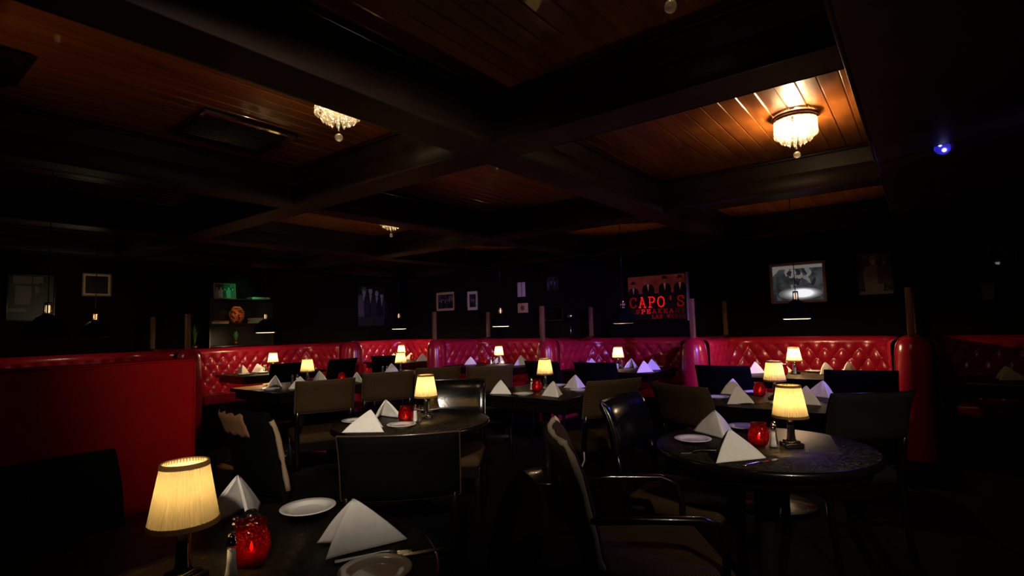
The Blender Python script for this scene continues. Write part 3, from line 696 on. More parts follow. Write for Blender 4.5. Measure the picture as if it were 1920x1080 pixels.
napkin((4.40, 1.12), (4.42, 1.33), (4.57, 1.24), 'napkin with a purple lit base behind the front left one', 0.124, 8)
napkin((4.105, 0.575), (4.14, 0.765), (4.30, 0.665), 'white napkin touching the right side of the near right shade', 0.124, 9)
napkin((4.60, 0.76), (4.50, 0.57), (4.62, 0.55), 'white napkin farther right behind the near right lamp shade', 0.124, 10)
napkin((3.655, 2.84), (3.585, 3.03), (3.77, 3.02), 'cream napkin at the left end of the centre table', 0.118, 11)
napkin((3.66, 2.37), (3.69, 2.56), (3.84, 2.44), 'cream napkin before the red candle on the centre table', 0.124, 12)
napkin((4.20, 2.50), (4.25, 2.69), (4.38, 2.53), 'napkin half white half purple at the right end of the centre table', 0.124, 13)
napkin((3.12, 5.70), (2.95, 5.60), (3.05, 5.46), 'open cream napkin left of the lamp at the amber lit corner', 0.124, 14)
napkin((3.12, 5.04), (2.95, 5.18), (3.14, 5.22), 'cream napkin partly behind the large brown chair back', 0.124, 15)
napkin((3.62, 5.80), (3.55, 5.62), (3.70, 5.62), 'small cream napkin peeking above the large brown chair back', 0.120, 16)
napkin((3.72, 5.10), (3.58, 5.02), (3.68, 4.90), 'cream napkin right of the large brown chair back', 0.124, 17)
nap3(4.72, 5.72, TO - 0.5, 'small napkin under the front one of the stacked looking lamps', 1.0, 18)
nap3(6.25, 1.50, TO - 0.95, 'purple lit napkin at the left end of the brightest booth table', 1.0, 19)
nap3(6.50, 1.28, TO + 1.2, 'upright pink napkin left of the lamp in the brightest booth', 1.0, 20)
nap3(6.42, 0.85, TO - 0.9, 'pink and purple napkin right of the plate in the brightest booth', 1.0, 21)
nap3(6.55, 0.66, TO - 0.95, 'purple napkin tip above the black chair in the brightest booth', 1.0, 22)
nap3(6.30, 3.55, TO - 0.95, 'violet napkin left of the lamp below the lettered sign', 1.0, 23)
nap3(6.45, 3.02, TO + 2.4, 'striped looking napkin under the lamp below the lettered sign', 1.0, 24)
nap3(5.96, 2.66, TO - 0.85, 'bright violet front napkin right of the lamp below the lettered sign', 1.05, 25)
nap3(6.28, 2.70, TO - 0.9, 'violet napkin just behind the bright violet front one', 1.05, 26)
nap3(6.24, 5.66, TO - 0.8, 'lilac napkin left of the lamp below the pale prints', 0.95, 27)
nap3(6.58, 5.34, TO - 1.6, 'brown lit napkin just behind the lamp below the pale prints', 1.0, 28)
nap3(6.40, 4.80, TO - 0.7, 'large lilac napkin right of the lamp below the pale prints', 1.15, 29)
nap3(3.74, 7.78, TO + 0.4, 'pale napkin at the left end below the green shelves', 1.0, 30)
nap3(4.02, 7.86, TO + 1.8, 'orange lit napkin left of the lamp below the green shelves', 1.0, 31)
nap3(4.34, 7.74, TO + 2.6, 'open orange lit napkin right of the lamp below the green shelves', 1.0, 32)
nap3(6.30, 7.84, TO + 0.2, 'leftmost orange lit napkin in the far corner booth', 1.0, 33)
nap3(6.66, 7.95, TO + 0.9, 'orange lit napkin touching the left of the corner booth lamp', 1.0, 34)
nap3(6.88, 7.76, TO - 1.2, 'narrow orange lit napkin right of the corner booth lamp', 1.0, 35)
nap3(6.62, 7.16, TO - 0.7, 'rightmost orange lit napkin in the far corner booth', 1.05, 36)
nap3(6.36, -0.56, TO + 1.0, 'barely visible napkin on the unlit table at the right edge', 1.0, 37)

# ------------------------------------------------------------------ chairs (local +x is the way the chair faces)
def make_chair(kind, cover, piping, arms, full):
    t = thing('dining_chair', '', 'chair', group={'brown': 'brown upholstered chairs', 'black': 'black chairs', 'worn': 'worn armchair', 'dark': 'dark chair', 'matte': 'black chairs', 'rimmed': 'black chairs', 'torn': 'torn chair'}[kind])
    s = MB(); s.rbox(-0.21, 0.25, -0.235, 0.235, 0.40, 0.485, 0.035, 4); s.build('seat', cover if kind != 'black' else 'brown_fabric', t)
    fr = MB(); fr.box(-0.22, 0.24, -0.225, -0.20, 0.34, 0.405); fr.box(-0.22, 0.24, 0.20, 0.225, 0.34, 0.405); fr.box(0.215, 0.24, -0.2, 0.2, 0.34, 0.405); fr.box(-0.22, -0.195, -0.2, 0.2, 0.34, 0.405)
    fr.build('seat_frame', 'black_wood', t)
    z0 = 0.50 if full else 0.665
    def bx(z): return -0.215 - 0.10 * max(0, (z - 0.45)) / 0.48 - 0.03 * max(0, (z - 0.78) / 0.15) ** 2
    # curved padded back
    P = []; Fc = []; ny, nz = 14, 10
    hw = 0.235
    def back_pt(u, v, side):
        z = z0 + (0.93 - z0) * v; y = -hw + 2 * hw * u
        e = min(u, 1 - u) * 2 * hw; ez = min(v, 1 - v) * (0.93 - z0)
        th = 0.030 * min(1, (max(e, 0) / 0.03)) ** 0.5 * min(1, (max(ez, 0) / 0.03)) ** 0.5 + 0.004
        curve = -0.035 * (1 - (2 * u - 1) ** 2)
        return Vector((bx(z) + curve + side * th + 0.012, y, z))
    us_ = [0, 0.012, 0.04, 0.09] + [0.09 + 0.82 * k / 9 for k in range(1, 9)] + [0.91, 0.96, 0.988, 1]
    vs_ = [0, 0.02, 0.06, 0.12] + [0.12 + 0.76 * k / 5 for k in range(1, 5)] + [0.88, 0.94, 0.98, 1]
    A = len(us_); B = len(vs_)
    for side in (1, -1):
        for v in vs_:
            for u in us_: P.append(back_pt(u, v, side))
    def idx(sd, i, k): return sd * A * B + k * A + i
    for k in range(B - 1):
        for i in range(A - 1):
            Fc.append((idx(0, i, k), idx(0, i + 1, k), idx(0, i + 1, k + 1), idx(0, i, k + 1)))
            Fc.append((idx(1, i, k), idx(1, i, k + 1), idx(1, i + 1, k + 1), idx(1, i + 1, k)))
    for i in range(A - 1):
        for k in (0, B - 1): Fc.append((idx(0, i, k), idx(1, i, k), idx(1, i + 1, k), idx(0, i + 1, k)))
    for k in range(B - 1):
        for i in (0, A - 1): Fc.append((idx(0, i, k), idx(0, i, k + 1), idx(1, i, k + 1), idx(1, i, k)))
    bk = MB().add(P, Fc, True).build('backrest', cover, t)
    pp = MB(); loop = [back_pt(0, v, 0) for v in vs_] + [back_pt(u, 1, 0) for u in us_[1:]] + [back_pt(1, v, 0) for v in vs_[::-1][1:]] + [back_pt(u, 0, 0) for u in us_[::-1][1:]]
    if kind in ('worn', 'torn'):
        rr = random.Random(3); loop2 = []
        for i, p in enumerate(loop): loop2.append(p + Vector((rr.uniform(-1, 1), rr.uniform(-1, 1), rr.uniform(-1, 1))) * 0.003)
        pp.tube(loop2, [0.008 + rr.uniform(0, 0.006) for _ in loop2], 7)
    else: pp.tube(loop, 0.0055, 6)
    pp.build('piping', piping, bk)
    if kind == 'torn':
        rr = random.Random(5); MB().tube([back_pt(0, 0.92 - 0.085 * i, 0) + Vector((0, -0.004, 0)) for i in range(11)], [0.010 + rr.uniform(0, 0.005) for _ in range(11)], 7).build('torn_strip', 'torn_edge', bk)
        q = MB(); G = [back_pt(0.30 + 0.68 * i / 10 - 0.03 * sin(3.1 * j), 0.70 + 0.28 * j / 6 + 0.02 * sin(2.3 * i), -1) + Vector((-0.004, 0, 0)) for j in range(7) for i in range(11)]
        q.add(G, [(j * 11 + i, j * 11 + i + 1, j * 11 + i + 12, j * 11 + i + 11) for j in range(6) for i in range(10)], True); q.build('torn_patch', 'torn_cloth', bk, solid=0.002)  # lamplight on the upper back put in as a tan patch
    if kind == 'worn':
        MB().tube([back_pt(1, 0.30, 0), back_pt(1, 0.38, 0) + Vector((0.012, 0.004, 0)), back_pt(1, 0.50, 0) + Vector((0.035, 0.01, 0)), back_pt(1, 0.58, 0) + Vector((0.058, 0.012, 0)), back_pt(1, 0.64, 0) + Vector((0.062, 0.012, 0.008))], 0.0035, 6).build('loose_cord', 'white_cord', bk)
    for sy in (-1, 1):
        y = sy * 0.213
        MB().rbox(0.19, 0.235, y - 0.02, y + 0.02, 0.0, 0.405, 0.006, 2).build('leg', 'black_wood', t)
        lg = MB(); pts = [(-0.275, y, 0.0), (-0.235, y, 0.2), (-0.215, y, 0.42), (bx(0.6), y, 0.6), (bx(0.7) - 0.004, y, 0.72)]
        lg.tube(pts, [0.017, 0.019, 0.021, 0.018, 0.014], 8); lg.build('leg', 'black_wood', t)
        if arms:
            MB().tube([(bx(0.66) + 0.01, sy * 0.235, 0.665), (-0.10, sy * 0.255, 0.672), (0.12, sy * 0.258, 0.665), (0.185, sy * 0.255, 0.640), (0.205, sy * 0.245, 0.56), (0.205, sy * 0.235, 0.42)], [0.013, 0.016, 0.017, 0.016, 0.014, 0.014], 8).build('armrest', 'black_wood', t)
    MB().box(-0.222, -0.20, -0.20, 0.20, 0.19, 0.215).build('stretcher', 'black_wood', t)
    return t
PROTO = {'brown': (make_chair('brown', 'brown_fabric', 'dark_cord', False, False), [False]),
         'black': (make_chair('black', 'black_vinyl', 'black_vinyl', False, False), [False]),
         'rimmed': (make_chair('rimmed', 'matte_black', 'rim_brown', False, False), [False]),  # shade put into the black cover, edge highlight into lighter piping
         'matte': (make_chair('matte', 'matte_black', 'matte_black', False, False), [False]),
         'dark': (make_chair('dark', 'dark_fabric', 'black_vinyl', False, False), [False]),  # brown upholstery with its dimness put into a darker cover
         'torn': (make_chair('torn', 'matte_black', 'matte_black', False, True), [False]),  # black cover holds the shade around the lamplit patch
         'worn': (make_chair('worn', 'brown_fabric', 'worn_cord', True, True), [False])}
def chair(kind, bx_, by_, tx, ty, label):
    """back centre at (bx_, by_), facing the point (tx, ty)"""
    a = atan2(ty - by_, tx - bx_); p, u = PROTO[kind]
    return place(p, u, (bx_ + 0.30 * cos(a), by_ + 0.30 * sin(a), 0), a, label)
chair('worn', 1.80, 1.13, 2.40, 0.33, 'armchair with frayed beige piping and a loose white cord beside the big round table')
chair('rimmed', 1.42, 1.67, 2.40, 2.60, 'large black chair back with a shiny top edge, left of centre')
chair('matte', 0.44, 2.28, 0.55, 1.42, 'black chair back against the plain red panel at left')  # unlit near chair, its shade put into the black cover
chair('matte', 1.02, 0.80, 0.45, 1.50, 'dark chair silhouette with a curved side at bottom centre')  # black cover stands in for missing light here as well
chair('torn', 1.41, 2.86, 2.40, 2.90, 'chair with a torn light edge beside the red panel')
chair('black', 3.02, 2.90, 2.40, 2.45, 'shiny black chair back with smoky reflections near the centre')
chair('black', 2.74, 1.33, 2.74, 0.60, 'black chair with a small blue glint at the back of the big round table')
chair('brown', 2.60, 3.98, 3.24, 5.43, 'large brown chair back with its seat showing, below the amber lit corner table')
chair('brown', 3.32, 4.06, 4.2, 5.55, 'brown chair back with rounded corner right of the largest brown one')
chair('brown', 3.92, 4.00, 4.75, 5.55, 'dim brown chair back behind the left of centre lamp')
chair('brown', 4.22, 3.56, 5.9, 5.2, 'dim brown chair back just right of the smoky black chair')
chair('brown', 3.54, 1.82, 4.00, 2.72, 'narrow brown chair back with a bright top edge right of the centre table')
chair('brown', 3.42, 1.27, 4.25, 0.92, 'brown chair back behind the napkins of the big round table')
chair('dark', 3.50, 0.26, 4.25, 0.92, 'large dim grey brown chair back right of the near right lamp')
chair('matte', 4.98, 1.46, 6.2, 1.46, 'black chair left of the brightest booth table')
chair('matte', 4.86, 0.41, 6.2, 0.62, 'black chair right of the brightest booth table')
chair('matte', 3.75, 6.55, 4.0, 7.6, 'black chair in front of the green shelf booth, left one')
chair('matte', 4.55, 6.55, 4.5, 7.6, 'black chair in front of the green shelf booth, right one')
chair('matte', 5.35, 6.55, 6.4, 7.5, 'black chair at the mouth of the far corner booth')
chair('matte', 4.98, 3.42, 6.2, 3.35, 'black chair before the sign booth, left one')
chair('matte', 4.98, 2.75, 6.2, 2.85, 'black chair before the sign booth, right one')

# ------------------------------------------------------------------ pendants
def make_pendant():
    t = thing('pendant_lamp', '', 'pendant lamp', group='dark dome pendants over the booths')
    MB().tube([(0, 0, 0.28), (0, 0, 1.362)], 0.004, 6).build('cord', 'black_metal', t)
    c = MB(); c.lathe([(0.001, 0.285), (0.022, 0.285), (0.026, 0.278), (0.026, 0.268)], 18); c.lathe([(0.030, 0.200), (0.036, 0.196), (0.036, 0.186), (0.028, 0.180), (0.001, 0.180)], 20)
    for k in range(6):
        a = 2 * pi * k / 6; c.tube([(0.024 * cos(a), 0.024 * sin(a), 0.268), (0.026 * cos(a), 0.026 * sin(a), 0.195)], 0.0055, 6)
    c.build('cap', 'brass', t)
    MB().lathe([(0.030, 0.186), (0.070, 0.165), (0.125, 0.10), (0.155, 0.03), (0.160, 0.0), (0.158, -0.003)], 40).build('shade', 'matte_black', t)
    MB().lathe([(0.157, 0.0), (0.152, 0.03), (0.122, 0.097), (0.067, 0.16), (0.001, 0.17)], 40).build('shade_lining', 'enamel_inside', t)
    MB().lathe([(0.1575, -0.004), (0.1615, -0.004), (0.1615, 0.004), (0.1575, 0.004), (0.1575, -0.004)], 40).build('rim', 'matte_black', t)
    MB().lathe([(0.128, 0.006), (0.130, 0.0), (0.126, -0.008), (0.110, -0.012), (0.104, -0.012), (0.104, 0.006), (0.128, 0.006)], 40).build('diffuser', 'lit_glass', t)  # glint along the pendant rim put in as a glowing ring
    MB().ball((0, 0, 0.12), 0.028, 12, 8, 1.2).build('bulb', 'china', t)
    MB().lathe([(0.001, 0.20), (0.012, 0.20), (0.012, 0.262), (0.001, 0.262)], 14).build('socket', 'socket_glow', t)  # bulb light through the cap slots put in as emission
    return t
pend, upn = make_pendant(), [False]
for x, y, pw_, lb in [(6.25, 1.05, 20.0, 'dark dome pendant hanging in front of the bright framed picture'), (6.30, 3.05, 0.0, 'dark dome pendant hanging left of the lettered sign'),
                 (6.45, 5.19, 3.5, 'dark dome pendant hanging right of the two pale prints'), (4.06, 7.76, 11.0, 'dark dome pendant with a bright rim right of the green shelves'),
                 (6.53, 7.66, 15.0, 'dark dome pendant beside the tall photograph at the far corner'), (2.00, 7.76, -1, 'pendant under the mirror like frame at left'),
                 (1.13, 5.60, -1, 'pendant with a small lit cap at far left')]:
    o = place(pend, upn, (x, y, 1.338), 0.2, lb)
    if pw_ <= 0:
        for ch in o.children:
            if ch.name.split('.')[0] in (('diffuser', 'socket') if pw_ == 0 else ('diffuser',)) and ch.material_slots:
                ch.material_slots[0].link = 'OBJECT'; ch.material_slots[0].material = MATS['unlit_glass']
    if (x, y) == (2.00, 7.76): light('socket_light', 'POINT', (0, 0.05, 0.24), 4.5, (1.0, 0.78, 0.48), o, 0.01)['own_light'] = 1  # extra light beside the cap, added to brighten the wall pictures
    if pw_ > 0: light('pendant_light', 'POINT', (0, 0, -0.006), pw_, (1.0, 0.68, 0.38), o, 0.02)['own_light'] = 1

# ------------------------------------------------------------------ pictures and things on the walls (local x right, z up, y into the wall)
def gloss(name, col): mat(name, col, 0.5, coat=1.0, coat_rough=0.02)
for nm, cl in (('photo_black', (0.006, 0.006, 0.006)), ('photo_dark', (0.025, 0.023, 0.022)), ('photo_mid', (0.10, 0.095, 0.09)), ('photo_light', (0.30, 0.28, 0.26)), ('photo_pale', (0.55, 0.52, 0.48))): gloss(nm, cl)
m = mat('photo_grain', (0.05, 0.05, 0.05), 0.5, coat=1.0, coat_rough=0.02); v = coords(m); f, c = noise_col(m, v, 9, [(0.42, (0.008, 0.008, 0.008)), (0.55, (0.06, 0.055, 0.05)), (0.68, (0.26, 0.24, 0.22))], 5, 0.65, 1.5); set_base(m, c)
mat('mat_board', (0.62, 0.52, 0.36), 0.8); mat('mat_tan', (0.55, 0.33, 0.13), 0.8); mat('frame_black', (0.010, 0.008, 0.007), 0.3); mat('frame_grey', (0.50, 0.49, 0.47), 0.4)
PH = ['photo_black', 'photo_dark', 'photo_mid', 'photo_light', 'photo_pale', 'photo_grain']
def rect(mb, x0, x1, z0, z1, y, mi): mb.cur = mi; mb.add([(x0, y, z0), (x1, y, z0), (x1, y, z1), (x0, y, z1)], [(0, 1, 2, 3)], False)
def ell(mb, cx, cz, rx, rz, y, mi, n=14): mb.cur = mi; mb.poly([(cx + rx * cos(2 * pi * k / n), cz + rz * sin(2 * pi * k / n)) for k in range(n)], y)
def man(mb, cx, z0, h, y, body, skin, hat=True, shirt=None):
    mb.cur = body; w_ = 0.20 * h
    mb.poly([(cx - w_, z0), (cx + w_, z0), (cx + w_ * 1.15, z0 + 0.52 * h), (cx + w_ * 0.95, z0 + 0.66 * h), (cx + 0.05 * h, z0 + 0.73 * h), (cx - 0.05 * h, z0 + 0.73 * h), (cx - w_ * 0.95, z0 + 0.66 * h), (cx - w_ * 1.15, z0 + 0.52 * h)], y)
    if shirt is not None: mb.cur = shirt; mb.poly([(cx, z0 + 0.45 * h), (cx + 0.045 * h, z0 + 0.72 * h), (cx - 0.045 * h, z0 + 0.72 * h)], y - 0.0006)
    ell(mb, cx, z0 + 0.82 * h, 0.065 * h, 0.095 * h, y - 0.0008, skin)
    if hat:
        ell(mb, cx, z0 + 0.895 * h, 0.125 * h, 0.022 * h, y - 0.0012, body)
        mb.cur = body; mb.poly([(cx - 0.07 * h, z0 + 0.895 * h), (cx + 0.07 * h, z0 + 0.895 * h), (cx + 0.055 * h, z0 + 0.99 * h), (cx, z0 + 0.97 * h), (cx - 0.055 * h, z0 + 0.99 * h)], y - 0.0011)
def frame_part(t, w_, h_, fw, m_, d=0.03):
    mb = MB()
    for q in ((-w_ / 2, w_ / 2, h_ / 2 - fw, h_ / 2), (-w_ / 2, w_ / 2, -h_ / 2, -h_ / 2 + fw)): mb.rbox(q[0], q[1], -d, 0, q[2], q[3], min(0.004, fw / 3), 2)
    for q in ((-w_ / 2, -w_ / 2 + fw, -h_ / 2 + fw, h_ / 2 - fw), (w_ / 2 - fw, w_ / 2, -h_ / 2 + fw, h_ / 2 - fw)): mb.rbox(q[0], q[1], -d, 0, q[2], q[3], min(0.004, fw / 3), 2)
    mb.build('frame', m_, t)
def on_wall(name, label, cat, wall, a0, a1, z0, z1, off=0.001, tilt=0.0, group='framed pictures on the walls'):
    """a0..a1: horizontal extent along the wall in room coordinates"""
    ca, cz = (a0 + a1) / 2, (z0 + z1) / 2
    if wall == 'right': t = thing(name, label, cat, (XW - off, ca, cz), -pi / 2, group)
    else: t = thing(name, label, cat, (ca, YW - off, cz), 0, group)
    t.rotation_euler.x = tilt if wall == 'left' else 0
    if wall == 'right' and tilt: t.rotation_euler = (tilt, 0, -pi / 2)
    return t, abs(a1 - a0), z1 - z0
def simple_picture(label, wall, a0, a1, z0, z1, frame_m, fw, mat_m=None, mw=0.0, figures=None, bg=5, tilt=0.0):
    t, w_, h_ = on_wall('framed_photograph', label, 'picture', wall, a0, a1, z0, z1, tilt=tilt)
    frame_part(t, w_, h_, fw, frame_m)
    iw, ih = w_ / 2 - fw, h_ / 2 - fw
    if mat_m: MB().box(-iw, iw, -0.012, -0.002, -ih, ih).build('mount', mat_m, t); iw -= mw; ih -= mw
    mb = MB(); mb.cur = bg; mb.box(-iw, iw, -0.016 if mat_m else -0.012, -0.003, -ih, ih)
    if figures: figures(mb, iw, ih, -0.0172 if mat_m else -0.0132)
    mb.build('photo_print', PH, t); return t
def fig_couple(mb, iw, ih, y): man(mb, -iw * 0.25, -ih, ih * 1.5, y, 0, 3, True, 4); man(mb, iw * 0.4, -ih, ih * 1.3, y - .002, 1, 3, False, 3)
def fig_group(mb, iw, ih, y):
    rect(mb, -iw, -iw * 0.25, -ih * 0.45, ih * 0.55, y, 2)
    for k, (x, h) in enumerate(((-0.55, 1.75), (-0.05, 1.85), (0.45, 1.7), (0.85, 1.55))): man(mb, iw * x, -ih * 0.75, ih * h, y - .002 * (k + 1), [2, 0, 1, 0][k], 3, k != 2, 3)
    rect(mb, -iw, iw, -ih, -ih * 0.55, y - .012, 1)
def fig_window(mb, iw, ih, y):
    for (a, b) in ((-0.8, 0.0), (0.06, 0.5)):
        rect(mb, iw * a, iw * b, ih * 0.62, ih * 0.95, y, 2); rect(mb, iw * (a + .1), iw * b, -ih * 0.3, ih * 0.52, y, 2)
    man(mb, iw * 0.45, -ih, ih * 1.7, y - .003, 0, 1, True); rect(mb, -iw, -iw * 0.2, -ih * 0.62, -ih * 0.48, y - .004, 2)
def fig_street(mb, iw, ih, y):
    man(mb, -iw * 0.1, -ih * 0.9, ih * 1.85, y, 3, 4, True); man(mb, iw * 0.55, -ih * 0.5, ih * 1.3, y - .002, 2, 3, True); rect(mb, -iw, iw, -ih, -ih * 0.85, y - .004, 3)
def fig_crowd(mb, iw, ih, y):
    for k in range(7): man(mb, iw * (-0.8 + 0.27 * k), -ih * 0.9, ih * (1.2 + 0.12 * (k % 3)), y - .001 * k, [0, 1, 0][k % 3], 3, k % 2 == 0, 4 if k % 2 else None)
simple_picture('square framed print with pale mount and tan border left of the narrow print', 'right', 7.86, 7.33, 1.66, 2.055, 'frame_black', 0.012, 'mat_tan', 0.045, fig_crowd)
simple_picture('narrow pale mounted print on the right wall nearest the corner pair', 'right', 7.01, 6.715, 1.645, 2.03, 'frame_black', 0.012, 'mat_board', 0.055, fig_couple)
simple_picture('small dark photograph of figures above the little wall shelf', 'right', 5.13, 4.90, 1.915, 2.175, 'frame_black', 0.014, None, 0, fig_couple)
simple_picture('photograph of a striped suited figure reflecting the chandelier at right', 'right', 0.605, 0.245, 1.585, 2.10, 'frame_black', 0.014, None, 0, fig_street)
simple_picture('barely visible dark picture high at the far right edge', 'right', -0.60, -0.82, 1.845, 2.10, 'frame_gold', 0.008, None, 0, fig_couple, bg=1)
simple_picture('small plain dark card low at the far right edge', 'right', -0.505, -0.625, 1.483, 1.67, 'frame_black', 0.006, None, 0, None, bg=2)
simple_picture('tall dim photograph of standing men beside the far corner', 'left', 6.56, 7.22, 1.40, 2.228, 'frame_black', 0.016, None, 0, fig_group, bg=0)
simple_picture('small double framed dark picture with a bright reflection at left', 'left', 2.145, 2.473, 1.885, 2.20, 'frame_gold', 0.014, 'mat_board', 0.024, None, bg=0, tilt=R(-1))
simple_picture('large dim photograph of a man before a window at far left', 'left', 1.40, 1.87, 1.55, 2.15, 'frame_black', 0.016, None, 0, fig_window, bg=0)
# glowing picture, its pale oval built from nested emissive ellipses
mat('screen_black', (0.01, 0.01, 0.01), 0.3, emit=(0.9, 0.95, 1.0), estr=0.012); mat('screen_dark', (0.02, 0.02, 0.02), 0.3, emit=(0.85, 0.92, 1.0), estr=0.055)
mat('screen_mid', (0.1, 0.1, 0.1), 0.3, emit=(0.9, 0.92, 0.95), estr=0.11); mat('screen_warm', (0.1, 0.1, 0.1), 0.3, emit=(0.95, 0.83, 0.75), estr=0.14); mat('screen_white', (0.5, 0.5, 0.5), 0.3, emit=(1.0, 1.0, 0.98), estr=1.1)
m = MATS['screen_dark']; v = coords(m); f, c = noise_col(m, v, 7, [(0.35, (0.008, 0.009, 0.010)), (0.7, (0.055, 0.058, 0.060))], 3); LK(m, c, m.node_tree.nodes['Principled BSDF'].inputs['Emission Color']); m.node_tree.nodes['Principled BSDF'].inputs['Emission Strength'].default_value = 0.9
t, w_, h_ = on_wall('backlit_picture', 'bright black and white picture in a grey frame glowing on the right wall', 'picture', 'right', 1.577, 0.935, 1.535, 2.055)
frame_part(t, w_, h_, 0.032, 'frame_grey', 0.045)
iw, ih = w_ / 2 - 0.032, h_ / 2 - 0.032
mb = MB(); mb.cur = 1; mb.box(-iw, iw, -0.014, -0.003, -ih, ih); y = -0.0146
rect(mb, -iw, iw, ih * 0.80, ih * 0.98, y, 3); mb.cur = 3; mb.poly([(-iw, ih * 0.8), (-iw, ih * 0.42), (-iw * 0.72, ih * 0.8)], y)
rr = random.Random(11)
for k in range(26):
    x, z = rr.uniform(-0.45, 0.75), rr.uniform(-0.05, 0.72); ax, az, an = rr.uniform(0.012, 0.035), rr.uniform(0.02, 0.06), rr.uniform(-0.9, 0.9)
    mb.cur = rr.choice([0, 0, 2, 0, 3]); P0 = [(ax * cos(2 * pi * q / 9) * rr.uniform(0.7, 1.3), az * sin(2 * pi * q / 9) * rr.uniform(0.7, 1.3)) for q in range(9)]
    mb.poly([(iw * x + p[0] * cos(an) - p[1] * sin(an), ih * z + p[0] * sin(an) + p[1] * cos(an)) for p in P0], y - .0008 - .00012 * k)
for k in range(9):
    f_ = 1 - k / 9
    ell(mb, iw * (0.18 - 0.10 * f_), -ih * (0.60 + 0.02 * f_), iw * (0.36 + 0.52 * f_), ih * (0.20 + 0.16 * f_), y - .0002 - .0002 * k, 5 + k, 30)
mb.cur = 3; mb.poly([(-iw * 0.30, -ih * 0.75), (-iw * 0.18, -ih * 0.75), (-iw * 0.2, -ih * 0.1), (-iw * 0.27, -ih * 0.1)], y - .0006)
mb.cur = 0; mb.poly([(-iw, -ih), (-iw * 0.85, -ih), (-iw * 0.9, -ih * 0.6), (-iw, -ih * 0.55)], y - .003)
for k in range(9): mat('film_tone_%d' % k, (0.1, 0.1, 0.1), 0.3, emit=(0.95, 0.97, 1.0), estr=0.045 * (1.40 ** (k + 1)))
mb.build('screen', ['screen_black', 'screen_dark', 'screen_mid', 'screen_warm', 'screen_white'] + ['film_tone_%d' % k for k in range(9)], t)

# lettered sign
GL = {'C': [[(0.92, 0.78), (0.8, 0.93), (0.5, 1), (0.2, 0.9), (0.06, 0.65), (0.06, 0.35), (0.2, 0.1), (0.5, 0), (0.8, 0.07), (0.92, 0.22)], [(0.92, 0.70), (0.92, 0.98)]],
      'A': [[(0.1, 0), (0.5, 1), (0.9, 0)], [(0.26, 0.36), (0.74, 0.36)], [(0.0, 0), (0.25, 0)], [(0.75, 0), (1, 0)], [(0.34, 1), (0.5, 1)]],
      'P': [[(0.25, 0), (0.25, 1)], [(0.08, 1), (0.65, 1), (0.9, 0.88), (0.92, 0.68), (0.8, 0.52), (0.6, 0.46), (0.25, 0.46)], [(0.06, 0), (0.48, 0)]],
      'O': [[(0.5, 1), (0.2, 0.9), (0.06, 0.65), (0.06, 0.35), (0.2, 0.1), (0.5, 0), (0.8, 0.1), (0.94, 0.35), (0.94, 0.65), (0.8, 0.9), (0.5, 1)]],
      "'": [[(0.5, 1), (0.5, 0.66)], [(0.42, 1), (0.46, 0.66)], [(0.58, 1), (0.54, 0.66)]],
      'S': [[(0.88, 0.76), (0.75, 0.94), (0.5, 1), (0.22, 0.93), (0.12, 0.75), (0.25, 0.58), (0.7, 0.44), (0.9, 0.27), (0.78, 0.07), (0.5, 0), (0.22, 0.06), (0.1, 0.24)], [(0.88, 0.70), (0.88, 0.98)], [(0.1, 0.02), (0.1, 0.3)]],
      'E': [[(0.22, 0), (0.22, 1)], [(0.06, 1), (0.88, 1), (0.88, 0.78)], [(0.22, 0.52), (0.66, 0.52)], [(0.06, 0), (0.9, 0), (0.9, 0.24)], [(0.66, 0.42), (0.66, 0.62)]],
      'K': [[(0.22, 0), (0.22, 1)], [(0.8, 1), (0.24, 0.45)], [(0.42, 0.62), (0.85, 0)], [(0.06, 1), (0.4, 1)], [(0.06, 0), (0.4, 0)], [(0.66, 1), (0.95, 1)], [(0.7, 0), (1, 0)]],
      'Y': [[(0.12, 1), (0.5, 0.5), (0.88, 1)], [(0.5, 0.5), (0.5, 0)], [(0, 1), (0.28, 1)], [(0.72, 1), (1, 1)], [(0.32, 0), (0.68, 0)]],
      'L': [[(0.28, 0), (0.28, 1)], [(0.08, 1), (0.5, 1)], [(0.08, 0), (0.9, 0), (0.9, 0.28)]],
      'V': [[(0.1, 1), (0.5, 0), (0.9, 1)], [(0, 1), (0.26, 1)], [(0.74, 1), (1, 1)]],
      'G': [[(0.9, 0.78), (0.8, 0.93), (0.5, 1), (0.2, 0.9), (0.06, 0.65), (0.06, 0.35), (0.2, 0.1), (0.5, 0), (0.85, 0.1), (0.85, 0.42)], [(0.62, 0.42), (0.98, 0.42)], [(0.9, 0.7), (0.9, 0.98)]]}
def letter(name_ch, w_, h_, th):
    mb = MB()
    for st in GL[name_ch]:
        for (a, b) in zip(st[:-1], st[1:]):
            p, q = Vector((a[0] * w_, a[1] * h_)), Vector((b[0] * w_, b[1] * h_)); d = (q - p).normalized() * th / 2; n = Vector((-d.y, d.x)); p -= d * 0.7; q += d * 0.7
            mb.add([(c.x, yy, c.y) for yy in (-0.004, 0.0) for c in (p - n, q - n, q + n, p + n)], [(0, 1, 2, 3), (7, 6, 5, 4), (0, 4, 5, 1), (1, 5, 6, 2), (2, 6, 7, 3), (3, 7, 4, 0)], False)
    return mb
mat('sign_letter', (0.5, 0.01, 0.01), 0.4, emit=(1.0, 0.012, 0.012), estr=0.50); mat('sign_letter_dim', (0.1, 0.002, 0.002), 0.4, emit=(1.0, 0.012, 0.012), estr=0.12); mat('sign_letter_faint', (0.05, 0.001, 0.001), 0.4, emit=(1.0, 0.02, 0.02), estr=0.03)  # uneven light on the lettering put into stepped emission strengths
